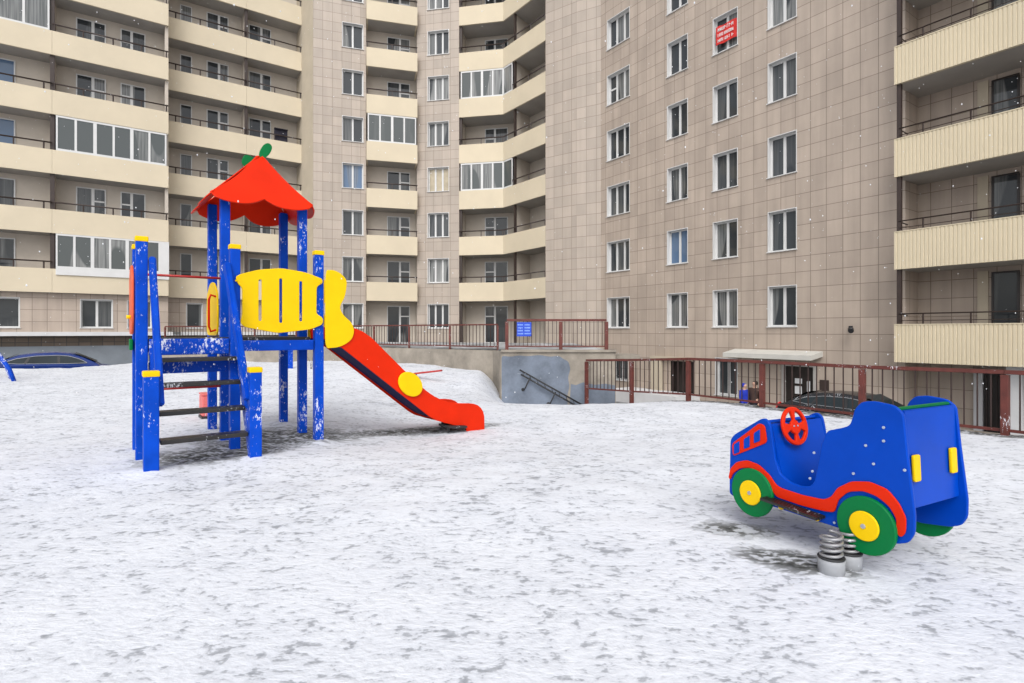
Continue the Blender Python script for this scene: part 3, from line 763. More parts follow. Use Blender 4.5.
# ------------------------------------------------------------------ right wing
def right_wing():
    d = Vector((0.566, -0.824)); W = Fr(Vector((10.33, 22.4)), d)
    root = empty('apartment_building', W(0, 0, -2.1), 'tiled apartment wing with four columns of windows and ribbed cream balconies at right', 'apartment building')
    ZB = -2.2; u0 = -9.68; uB = 4.86; uR = 16.0
    cols = [(-9.16, -7.5, 3, range(0, 7)), (-5.08, -3.87, 2, range(0, 7)), (-2.54, -1.31, 2, range(0, 7)), (0.03, 1.22, 2, range(0, 7))]
    holes = []
    for a, b, n, ks in cols: holes += [(a, b, ZS(k), ZS(k) + 1.62) for k in ks]
    # ground storey: barred window, passage, window, entrance
    gw = [(-8.75, -7.6, -1.25, 0.0), (-2.42, -1.32, -1.46, 0.16)]
    holes += gw + [(-4.85, -3.55, -2.1, -0.1), (0.72, 1.85, -2.1, -0.05)]
    wall = MB(); wall.wall(W, u0, uB, ZB, TOP, holes)
    for a, b, n, ks in cols:
        for k in ks:
            g = BLUEREFLECT if (a < -5 and n == 2 and k == 1) else None
            bars = sash(b - a, n)
            if n == 3 and k == 4: bars = bars + [('h', 0.85, 0.1, 0.55)]
            window(root, W, a, ZS(k), b - a, 1.62, bars, True, glass=g)
    for i, (a, b, c, e) in enumerate(gw):
        o = window(root, W, a, c, b - a, e - c, sash(b - a, 2), True)
        if i == 0:
            mb = MB()
            for j in range(8): mb.box(W, a + (b - a) * (j + .5) / 8 - .01, a + (b - a) * (j + .5) / 8 + .01, -0.05, -0.03, c, e)
            for j in range(3): mb.box(W, a, b, -0.028, -0.012, c + (e - c) * (j + .5) / 3 - .01, c + (e - c) * (j + .5) / 3 + .01)
            mb.build('window_bars', BLACK, root)
    # loggias at the right: recessed wall, return, doors
    rec = -1.05
    wall.wall(W, uB, uR, ZB, TOP, (), rec)
    wall.face([W(uB, 0, ZB), W(uB, rec, ZB), W(uB, rec, TOP), W(uB, 0, TOP)], ((uB, ZB), (uB + 1.05, ZB), (uB + 1.05, TOP), (uB, TOP)))
    wall.build('wall', TILE, root)
    line = [W(uB - 0.02, 0.8, 0).xy, W(uR, 0.8, 0).xy]
    for k in range(-1, 6):
        z = ZP(k) + 0.04
        o = balcony(root, line, z, 1.84, CREAM_RIB, ribs=True, rail=False)
        mb = MB(); h = 0.36; zz = z + PAR_H
        pts = [W(uB + 0.08, 0.05, zz + h - .04), W(uB + 0.08, 0.72, zz + h), W(uR, 0.72, zz + h)]
        mb.tube(pts, 0.022, 6)
        mb.tube([W(uB + 0.1, 0.72, zz + 0.14), W(uR, 0.72, zz + 0.14)], 0.012, 6)
        for j in range(9): mb.bar(W(uB + 0.75 + 1.2 * j, 0.72, zz), W(uB + 0.75 + 1.2 * j, 0.72, zz + h), 0.035, 0.035)
        mb.build('railing', BROWN, o)
        a, b = W.u_px(992, rec), W.u_px(1020, rec)
        window(root, W, a, z + 0.25, b - a, 2.6, [('v', (b - a) * 0.98, 0.05)], False, rec + 0.01, None, 'balcony_door', sill=False).data.materials[0] = DOORDK
        mb = MB(); mb.box(W, a - 0.35, a - 0.08, rec, rec + 0.06, z + 0.2, z + 2.9); mb.build('door_jamb', STRIP, root)
    mb = MB(); mb.box(W, uB + 0.02, uB + 0.14, 0.60, 0.72, ZP(-1) + 0.3, TOP); mb.build('post', BROWN, root)
    # ground storey under the loggias: barred cellar door and white pier
    a, b = W.u_px(985, rec), W.u_px(1017, rec)
    mb = MB(); mb.box(W, a, b, rec + 0.01, rec + 0.07, -2.1, 0.0); o = mb.build('door', DOORDK, root)
    mb = MB()
    for j in range(6): mb.box(W, lerp(a, b, (j + .5) / 6) - .012, lerp(a, b, (j + .5) / 6) + .012, rec + 0.08, rec + 0.1, -2.05, -0.05)
    mb.build('grille', BROWN, o)
    mb = MB(); mb.box(W, a - 0.25, a - 0.02, rec + 0.005, rec + 0.15, -2.1, 0.1); mb.build('door_jamb', LEDGE, root)
    mb = MB(); mb.box(W, b + 0.05, b + 0.4, rec + 0.005, 0.2, -2.1, ZP(-1)); mb.build('pier', LEDGE, root)
    # entrance door with notices, canopy above
    mb = MB(); mb.box(W, 0.72, 1.85, -0.2, -0.12, -2.1, -0.05); o = mb.build('door', DOORDK, root)
    for (x, z, ww, hh) in ((1.08, -0.72, 0.28, 0.2), (1.08, -1.12, 0.27, 0.3), (1.55, -1.1, 0.12, 0.5)):
        mb = MB(); mb.box(W, x, x + ww, -0.118, -0.112, z, z + hh); mb.build('notice', PAPER, o)
    mb = MB(); mb.box(W, 0.62, 0.72, -0.2, 0.03, -2.1, 0.03); mb.box(W, 1.85, 1.95, -0.2, 0.03, -2.1, 0.03); mb.box(W, 0.72, 1.85, -0.2, 0.03, -0.05, 0.03); mb.build('door_frame', SILL, root)
    mb = MB(); mb.box(W, 2.1, 2.42, 0.005, 0.04, -1.3, -0.5); mb.build('notice_board', BROWN, root)
    mb = MB()
    fn = lambda a, b, h: W(h, a, b)
    mb.prism([(0.0, 0.36), (0.85, 0.24), (0.85, 0.42), (0.0, 0.56)], fn, -1.45, 2.2); mb.build('canopy', CANOPY, root)
    # passage with white pier and porch slab
    mb = MB(); mb.box(W, -4.9, -3.5, -0.32, -0.25, -2.1, -0.05); mb.box(W, -4.93, -4.853, -0.30, -0.004, -2.1, -0.05); mb.box(W, -3.547, -3.47, -0.30, -0.004, -2.1, -0.05); mb.box(W, -4.85, -3.55, -0.30, -0.004, -0.098, -0.05); mb.build('door', DOORDK, root)
    mb = MB(); mb.box(W, -5.9, -5.3, 0.01, 0.2, -2.1, -0.02); mb.box(W, -5.95, -3.45, 0.01, 0.24, -0.018, 0.1); mb.build('porch_surround', STRIP, root)
    mb = MB(); mb.box(W, -7.4, -3.2, 0.02, 1.7, -2.1, -1.55); mb.build('porch', LEDGE, root)
    # little wall lamp
    mb = MB(); c = W(3.24, 0.0, 1.42)
    mb.box(W, 3.12, 3.24, 0.005, 0.06, 1.36, 1.5); mb.tube([W(3.2, 0.05, 1.43), W(3.28, 0.28, 1.40)], 0.035, 8); mb.lathe([(0.05, 0), (0.09, 0.05), (0.09, 0.2)], W(3.28, 0.26, 1.40), (d.x * .5 + W.n.x, d.y * .5 + W.n.y, -0.5), 12)
    mb.build('wall_lamp', BLACK, root)
    # banner hung in the fifth-storey window
    zb = ZS(4) + 0.40; bu0, bu1 = -2.42, -1.36
    mb = MB(); pts = []
    n = 12
    for i in range(n + 1):
        for j in range(2):
            u = lerp(bu0, bu1, i / n); pts.append(mb.bm.verts.new(W(u, -0.06 + 0.012 * math.sin(i * 1.3), lerp(zb, zb + 0.80, j) + 0.02 * math.sin(i * .9))))
    for i in range(n): mb.bm.faces.new((pts[2 * i], pts[2 * i + 2], pts[2 * i + 3], pts[2 * i + 1]))
    bmesh.ops.solidify(mb.bm, geom=mb.bm.faces[:], thickness=0.01)
    ban = mb.build('banner', BANNERRED, None)
    off = W((bu0 + bu1) / 2, 0, zb)
    ban.location = off
    for v in ban.data.vertices: v.co -= off
    tag(ban, 'red banner with white handwriting hung across an upper window', 'banner')
    rnd = random.Random(4); mb = MB()
    for r_, hh in ((0.57, 0.14), (0.33, 0.14), (0.10, 0.13)):
        u = bu0 + 0.12
        while u < bu1 - 0.16:
            ww = rnd.uniform(0.05, 0.085)
            a = W(u, -0.035, zb + r_); b = W(u + ww, -0.035, zb + r_ + hh)
            mb.bar(a, W(u + 0.01, -0.035, zb + r_ + hh), 0.008, 0.022, W.d.to_3d())
            if rnd.random() < .8: mb.bar(W(u, -0.034, zb + r_ + hh * rnd.choice((0.05, .5, .95))), W(u + ww, -0.034, zb + r_ + hh * rnd.choice((.05, .5, .95))), 0.008, 0.022)
            if rnd.random() < .6: mb.bar(W(u + ww, -0.033, zb + r_), b, 0.008, 0.022, W.d.to_3d())
            u += ww + 0.045
    mb.build('lettering', PAPER, ban)
    return root
RIGHT = right_wing()

# ------------------------------------------------------------------ terrace, railings
def terrace():
    root = empty('retaining_wall', Vector((1.3, 16.0, -0.9)), 'weathered concrete terrace wall with a grey-blue painted rounded end below the railings', 'retaining wall')
    T = 0.70
    # main block: left end rounded
    poly = [(BL_X1, BL_Y), (BL_X1, 27.0), (-15.3, 33.0), (-15.6, 24.3), (-11.0, 23.4), (-6.9, 22.0), (-0.6, 17.3), (-0.38, 16.6), (-0.37, 16.12), (-0.32, 16.0)]
    mb = MB(); mb.prism(poly, lambda a, b, h: Vector((a, b, h)), -2.2, T)
    mb.build('concrete_body', CONC, root)
    f = lambda a, b, h: Vector((a, BL_Y - h, b))
    ol = [(-0.30, -1.6), (1.60, -1.6), (1.63, -0.9), (1.58, -0.62), (1.66, -0.30), (1.62, -0.02), (1.69, 0.22), (1.63, 0.44), (1.49, 0.50), (1.36, 0.60), (1.1, 0.57), (0.8, 0.62), (0.45, 0.585), (0.2, 0.61), (-0.05, 0.57), (-0.30, 0.60)]
    plate('painted_face', [smooth_poly(ol, 0.08)], f, 0.002, 0.008, CONC_BLUE, root, 0.002)
    ol = [(1.64, -1.6), (2.98, -1.6), (2.98, -0.26), (2.7, -0.21), (2.4, -0.24), (2.05, -0.17), (1.85, -0.25), (1.70, -0.22)]
    plate('painted_dado', [ol], f, 0.002, 0.012, CONC_BLUE, root, 0.003)
    mb = MB(); mb.box(WORLD, -0.32, BL_X1 + 0.02, BL_Y - 0.06, BL_Y + 0.35, T + 0.002, T + 0.07, 0.01); mb.build('coping', CONC, root)
    mb = MB(); mb.box(WORLD, BL_X1 + 0.03, BL_X1 + 0.75, BL_Y + 0.1, BL_Y + 1.2, 0.5, 0.62, 0.01); mb.build('ledge_slab', CONC, root)
    # snow lying on the terrace
    mb = MB()
    inner = [(BL_X1 - 0.05, BL_Y + 0.4), (BL_X1 - 0.05, 26.9), (-15.2, 32.9), (-15.5, 24.6), (-11.0, 23.7), (-6.8, 22.3), (-0.5, 17.6), (-0.2, 16.4)]
    mb.prism(inner, lambda a, b, h: Vector((a, b, h)), T + 0.004, T + 0.03); mb.build('snow_cover', YARD, root)
terrace()

def railing(name, pts, h, zf, label, post=0.08, rail=0.07, step=0.12, drop=0.12, gap=0.12, extra_mid=False):
    """steel railing: posts, top and bottom rail, balusters; pts = post positions (X,Y), zf(i) = foot height"""
    P = [Vector((p[0], p[1], zf(i))) for i, p in enumerate(pts)]
    root = empty(name, P[0], label, 'railing')
    for p in P:
        mb = MB(); mb.box(Fr(p.xy, (P[1] - P[0]).xy), -post / 2, post / 2, -post / 2, post / 2, p.z - drop, p.z + h - rail / 2, 0.006); mb.build('post', RAILRED, root)
    for p, q in zip(P, P[1:]):
        mb = MB(); mb.bar(p + Vector((0, 0, h)), q + Vector((0, 0, h)), rail * 1.0, rail * 0.75, bev=0.006); mb.build('top_rail', RAILRED, root)
        mb = MB(); mb.bar(p + Vector((0, 0, gap)), q + Vector((0, 0, gap)), 0.025, 0.04); mb.build('bottom_rail', RAILRED, root)
        n = round((q - p).length / step); mb = MB()
        for i in range(1, n):
            c = p.lerp(q, i / n); mb.bar(c + Vector((0, 0, gap)), c + Vector((0, 0, h - rail * .3)), 0.016, 0.016, (q - p).normalized())
        o = mb.build('baluster_panel', RAILDK, root)
    return root

TZ = 0.70
railing('terrace_railing', [(-15.4, 24.55), (-13.2, 24.1), (-11.0, 23.65), (-8.95, 22.95), (-6.85, 22.25), (-5.25, 21.05), (-3.7, 19.9), (-2.1, 18.7), (-0.45, 17.45)], 0.82, lambda i: TZ,
        'long rust-brown railing along the terrace behind the slide', 0.06, 0.06, 0.15)
railing('block_railing', [(-0.15, BL_Y + 0.12), (1.42, BL_Y + 0.12), (2.75, BL_Y + 0.12)], 0.88, lambda i: TZ + 0.05,
        'rust-brown railing with a blue plaque on top of the grey-blue wall', 0.10, 0.09, 0.12)
FP = [FENCE_O + FENCE_D * (1.855 * k) for k in (5, 4, 3, 2, 1, 0, -1, -2)]
FT = [0.49, 0.58, 0.69, 0.71, 0.716, 0.75, 0.76, 0.77]
railing('fence', [tuple(p) for p in FP], 0.92, lambda i: FT[i] - 0.92,
        'low rust-red steel fence at the snow edge behind the toy truck', 0.085, 0.075, 0.155, 0.45, 0.13)

# plaque on the block railing
def plaque():
    c = Vector((0.36, BL_Y + 0.02, 1.36))
    root = empty('plaque', c, 'small blue plaque with white lines of text hung on the terrace railing', 'sign')
    mb = MB(); mb.box(WORLD, 0.14, 0.56, BL_Y + 0.012, BL_Y + 0.03, 1.16, 1.57, 0.004); mb.build('panel', PLAQUE, root)
    mb = MB(); rnd = random.Random(2)
    for r_ in range(4):
        for c0, c1 in ((0.165, 0.33), (0.365, 0.535)):
            x = c0
            while x < c1 - 0.02:
                w = rnd.uniform(0.012, 0.03); mb.box(WORLD, x, min(x + w, c1), BL_Y + 0.006, BL_Y + 0.010, 1.475 - 0.085 * r_, 1.475 - 0.085 * r_ + rnd.uniform(.03, .042)); x += w + 0.008
    mb.build('lettering', PALEBLUE, root)
plaque()

# black double handrail fixed to the painted wall
def handrail():
    y = BL_Y - 0.16
    root = empty('handrail', Vector((0.2, y, 0.3)), 'black double handrail sloping down the grey-blue wall', 'handrail')
    for dz in (0.0, -0.13):
        for dy in (0.0,):
            mb = MB(); mb.tube([Vector((0.22 - dz * .3, y, 0.20 + dz)), Vector((2.15, y, -0.88 + dz))], 0.024, 8); mb.build('rail', BLACK, root)
    mb = MB()
    for i in range(9):
        t = (i + .3) / 9; p = Vector((lerp(0.24, 2.1, t), y, lerp(0.19, -0.85, t))); mb.tube([p, p + Vector((0.04, 0, -0.13))], 0.01, 6)
    mb.build('rail_ties', BLACK, root)
    for x, z in ((0.52, -0.02), (1.25, -0.43)):
        mb = MB(); mb.tube([Vector((x, y, z)), Vector((x - 0.16, y - 0.02, z - 0.34)), Vector((x - 0.2, BL_Y, z - 0.36))], 0.02, 8); mb.lathe([(0.05, 0), (0.05, 0.02)], Vector((x - 0.2, BL_Y - 0.02, z - 0.36)), (0, 1, 0), 12)
        mb.build('bracket', BLACK, root)
handrail()

# ------------------------------------------------------------------ play tower
U2 = Vector((0.8, 0.6)); V2 = Vector((-0.6, 0.8))
TO = Vector((-3.08, 6.14))
def T(u, v, z):
    p = TO + U2 * u + V2 * v
    return Vector((p.x, p.y, z))
TF = Fr(TO, U2, V2)
def play_tower():
    root = empty('play_tower', T(0.3, 0.5, 0.0), 'blue wooden play tower with red scalloped roof, yellow panels, steps and red slide', 'play tower')
    ps = 0.052
    def post(u, v, top, s=ps, cap=True, mat=BLUE, foot=-0.25):
        mb = MB(); mb.box(TF, u - s, u + s, v - s, v + s, foot, top, 0.012)
        o = mb.build('post', mat, root)
        if cap:
            mb = MB(); mb.box(TF, u - s - 0.006, u + s + 0.006, v - s - 0.006, v + s + 0.006, top - 0.02, top + 0.035, 0.012); mb.build('post_cap', YELLOW, o)
        else:
            mb = MB(); mb.box(TF, u - 0.03, u + 0.03, v - 0.03, v + 0.03, -0.3, 0.06)
        return o
    post(-0.86, 0.0, 2.23); post(-0.86, 0.6, 2.22); post(0.0, 0.0, 2.23); post(0.92, 0.0, 2.24)
    for u, v in ((0, .59), (.9, .59), (0, 1.49), (.9, 1.49)): post(u, v, 2.98, cap=False)
    post(-0.82, -0.63, 0.90, 0.062); post(0.075, -0.63, 0.90, 0.058)
    # decks and their edge beams
    for (a, b, c, d) in ((-0.80, 0.84, 0.06, 0.53), (-0.05, 0.95, 0.64, 1.44)):
        mb = MB(); mb.box(TF, a, b, c, d, 1.19, 1.235, 0.006); mb.build('deck', DECK, root)
    for (u0, u1, v0, v1, z0, z1) in ((-0.80, -0.06, -0.045, 0.0, 1.055, 1.225), (-0.80, -0.06, 0.02, 0.06, 0.86, 0.985), (0.06, 0.86, -0.03, 0.01, 1.08, 1.20), (-0.80, -0.05, 0.58, 0.62, 1.07, 1.19),
                                     (0.06, 0.85, 1.46, 1.5, 1.07, 1.19), (0.06, 0.85, 0.575, 0.61, 1.07, 1.19)):
        mb = MB(); mb.box(TF, u0, u1, v0, v1, z0, z1, 0.012); mb.build('beam', BLUE2, root)
    for (u0, u1, v0, v1) in ((-0.88, -0.84, 0.06, 0.54), (0.90, 0.94, 0.06, 0.54), (-0.02, 0.02, 0.64, 1.44), (0.88, 0.92, 0.64, 1.44)):
        mb = MB(); mb.box(TF, u0, u1, v0, v1, 1.07, 1.19, 0.01); mb.build('beam', BLUE2, root)
    # steps
    for z, v in ((1.03, -0.11), (0.785, -0.26), (0.525, -0.42), (0.275, -0.56)):
        mb = MB(); mb.box(TF, -0.745, 0.01, v - 0.085, v + 0.085, z - 0.042, z, 0.008); mb.build('tread', TREAD, root)
    # stringers (inside) and hand planks (outside)
    for u in (-0.775, 0.035):
        o = Vector((T(u, 0, 0).x, T(u, 0, 0).y, 0))
        mb = MB(); mb.bar(T(u, 0.0, 1.1), T(u, -0.63, 0.09), 0.035, 0.15, (0, 0, 1), 0.008); mb.build('stringer', BLUE2, root)
    for u, s in ((-0.772, 1), (-0.085, 1)):
        mb = MB(); mb.bar(T(u, -0.03, 2.05), T(u + (0.03 if u < -.5 else 0.10), -0.60, 0.60), 0.06, 0.09, (0, 0, 1), 0.012); mb.build('handrail', BLUE, root)
    # red bars on the far side of the step bay
    for z in (1.93, 0.655, 0.36):
        mb = MB(); mb.tube([T(-0.83, 0.56, z), T(-0.03, 0.56, z)], 0.014, 8); mb.build('rung', REDROD, root)
    # yellow front panel
    ol = [(-0.003, 1.904), (0.043, 1.934), (0.23, 1.996), (0.473, 2.03), (0.746, 2.0), (0.945, 1.935), (0.952, 1.88), (0.88, 1.841), (0.875, 1.507), (0.952, 1.472), (0.955, 1.388), (0.816, 1.326), (0.44, 1.28), (0.089, 1.348), (0.043, 1.398), (0.064, 1.482), (0.064, 1.784), (0.012, 1.832)]
    slot = lambda u, a, b: [(u - .016, a), (u + .016, a), (u + .016, b), (u - .016, b)]
    plate('front_panel', [smooth_poly(ol, 0.05)] + [smooth_poly(slot(*q), 0.014, 3) for q in ((0.249, 1.42, 1.885), (0.47, 1.40, 1.91), (0.694, 1.42, 1.89))],
          lambda a, b, h: T(a, -0.055 - h, b), 0.0, 0.022, YELLOW, root)
    for u, z in ((0.0, 1.86), (0.0, 1.44), (0.92, 1.89), (0.92, 1.43)):
        mb = MB(); mb.lathe([(0.012, 0), (0.010, 0.008)], T(u, -0.078, z), (0.6, -0.8, 0), 10); mb.build('bolt', YELLOW, root)
    # yellow panel with red grip on the far left side of the roof bay
    ol = [(0.66, 1.28), (0.74, 1.25), (1.34, 1.25), (1.42, 1.3), (1.44, 1.55), (1.40, 1.78), (1.2, 1.90), (1.04, 1.92), (0.88, 1.90), (0.68, 1.78), (0.64, 1.55)]
    plate('side_panel', [smooth_poly(ol, 0.06)], lambda a, b, h: T(-0.055 - h, a, b), 0.0, 0.02, YELLOW, root)
    mb = MB(); mb.tube([T(-0.075, 0.72, 1.72), T(-0.13, 0.72, 1.74), T(-0.15, 0.72, 1.68), T(-0.15, 0.72, 1.36), T(-0.13, 0.72, 1.30), T(-0.075, 0.72, 1.32)], 0.013, 8); mb.build('grip', RED, root)
    # orange panel on the left side of the step bay
    ol = [(0.02, 1.40), (0.12, 1.27), (0.48, 1.27), (0.58, 1.40), (0.58, 1.86), (0.42, 1.99), (0.18, 1.99), (0.02, 1.86)]
    plate('side_panel', [smooth_poly(ol, 0.06)], lambda a, b, h: T(-0.92 - h, a, b), 0.0, 0.022, ORANGE, root)
    mb = MB(); mb.box(TF, -0.945, -0.913, 0.42, 0.56, 1.10, 1.22, 0.01); mb.build('corner_block', GREEN, root)
    mb = MB(); mb.lathe([(0.02, 0), (0.02, 0.05)], T(-0.93, 0.2, 1.45), (-0.8, -0.6, 0), 10); mb.build('knob', YELLOW, root)
    # roof: four scalloped plates leaning on one another
    c = (0.415, 1.04); hs = 0.56; z0, z1 = 2.92, 3.60; dz = z1 - z0; L = math.hypot(hs, dz)
    def side(k):
        a = k * math.pi / 2
        ou = (math.sin(a), -math.cos(a)); al = (math.cos(a), math.sin(a))     # outward and along, in tower coords
        def fn(x, y, h):
            t = y / L; rr = hs * (1 - t)
            cu = c[0] + 0.075 * t + al[0] * x + ou[0] * (rr + h * dz / L); cv = c[1] + al[1] * x + ou[1] * (rr + h * dz / L)
            return T(cu, cv, z0 + dz * t + h * hs / L)
        return fn
    edge = []
    n = 9
    for i in range(n + 1):                      # right flank going up, slightly hollow
        t = i / n; x = (hs + 0.03) * (1 - t) - 0.065 * math.sin(math.pi * t) * (1 - t) ** .5 + 0.045 * t ** 2
        edge.append((x, L * t * 0.985))
    left = [(-x, y) for x, y in edge[::-1]]
    bot = []
    for i in range(1, 24):
        s = i / 24; x = lerp(-hs - 0.03, hs + 0.03, s)
        y = -0.045 - 0.105 * abs(math.sin(2 * math.pi * s)) ** 0.8 + 0.03 * math.exp(-((s - .5) / .08) ** 2)
        bot.append((x, y))
    ol = edge + left + bot
    for k in range(4):
        plate('roof_panel', [ol], side(k), 0.0, 0.018, RED, root)
    # two green leaves at the tip
    lf = spline([(0.0, 0.0), (0.05, 0.03), (0.10, 0.10), (0.115, 0.17), (0.08, 0.205), (0.03, 0.18), (-0.01, 0.11), (-0.025, 0.04)])
    plate('leaf', [lf], lambda a, b, h: T(c[0] + 0.085 + a * 1.15, c[1] - 0.02 - h, z1 - 0.04 + b * 1.1), 0.0, 0.018, GREEN, root)
    lf = spline([(-0.18, 0.0), (-0.10, -0.06), (-0.05, 0.0), (-0.03, 0.08), (-0.09, 0.12), (-0.16, 0.10)])
    plate('leaf', [lf], lambda a, b, h: T(c[0] + 0.06 + a, c[1] + 0.10 + h, z1 - 0.10 + b), 0.0, 0.018, GREEN, root)
    # slide
    S0 = 0.90
    top = [(0.30, 1.36), (0.42, 1.354), (0.56, 1.30), (0.677, 1.22), (0.883, 1.022), (1.097, 0.817), (1.28, 0.645), (1.455, 0.495), (1.58, 0.41), (1.70, 0.350), (1.77, 0.326), (1.834, 0.31), (1.93, 0.290), (2.033, 0.280), (2.14, 0.272), (2.22, 0.258), (2.29, 0.232), (2.345, 0.19), (2.385, 0.13), (2.403, 0.06), (2.406, 0.0)]
    bot = [(2.406, -0.16), (2.10, -0.16), (2.083, -0.045), (1.93, -0.03), (1.761, 0.024), (1.60, 0.08), (1.501, 0.141), (1.30, 0.30), (1.09, 0.465), (0.883, 0.63), (0.58, 0.87), (0.286, 1.103), (0.12, 1.13), (0.10, 1.34)]
    side_ol = top + bot
    for nm, v0, v1 in (('slide_side', -0.035, -0.06), ('slide_side', 0.575, 0.60)):
        plate(nm, [side_ol], lambda a, b, h: T(S0 + a, h, b), min(v0, v1), max(v0, v1), RED, root, 0.007)
    cl = [(0.0, 1.215), (0.2, 1.19), (0.286, 1.15), (0.58, 0.915), (0.883, 0.675), (1.09, 0.51), (1.30, 0.345), (1.42, 0.252), (1.52, 0.178), (1.62, 0.122), (1.76, 0.08), (2.0, 0.06), (2.3, 0.05)]
    mb = MB(); lo = []
    for a, b in cl: lo.append([mb.bm.verts.new(T(S0 + a, v, b + 0.02 * sm(a, .25, .6) * (1 - sm(a, 1.5, 1.8)) + dzz)) for v, dzz in ((-0.032, 0), (0.572, 0), (0.572, -0.03), (-0.032, -0.03))])
    for p, q in zip(lo, lo[1:]):
        for i in range(4): mb.bm.faces.new((p[i], p[(i + 1) % 4], q[(i + 1) % 4], q[i]))
    mb.bm.faces.new(lo[0]); mb.bm.faces.new(lo[-1][::-1]); mb.build('slide_chute', NAVY, root)
    # thin red keel strip below the far edge
    plate('slide_disc', [circle(0, 0, 0.195, 0.145)], lambda a, b, h: T(S0 + 1.205 + a * .77 + b * .64, -0.065 - h, 0.60 - a * .64 + b * .77), 0.0, 0.03, YELLOW, root, 0.01)
    mb = MB(); mb.bar(T(S0 + 1.83, 0.0, -0.01), T(S0 + 1.83, 0.0, -0.22), 0.03, 0.03); mb.bar(T(S0 + 1.76, 0.0, -0.02), T(S0 + 2.05, 0.0, -0.045), 0.3, 0.03); mb.bar(T(S0 + 2.02, 0.5, -0.02), T(S0 + 2.02, 0.5, -0.25), 0.03, 0.03); mb.build('slide_foot', BLACK, root)
    for v, s in ((-0.062, -1), (0.602, 1)):
        ol = [(0.085, 1.98), (0.14, 2.045), (0.248, 2.022), (0.335, 1.94), (0.34, 1.84), (0.315, 1.72), (0.262, 1.60), (0.305, 1.502), (0.40, 1.41), (0.435, 1.31), (0.40, 1.20), (0.286, 1.125), (0.16, 1.10), (0.085, 1.14), (0.08, 1.5)]
        plate('slide_guard', [spline(ol, 4)], lambda a, b, h: T(S0 + a, v + s * h, b), 0.0, 0.02, YELLOW, root)
    return root
play_tower()

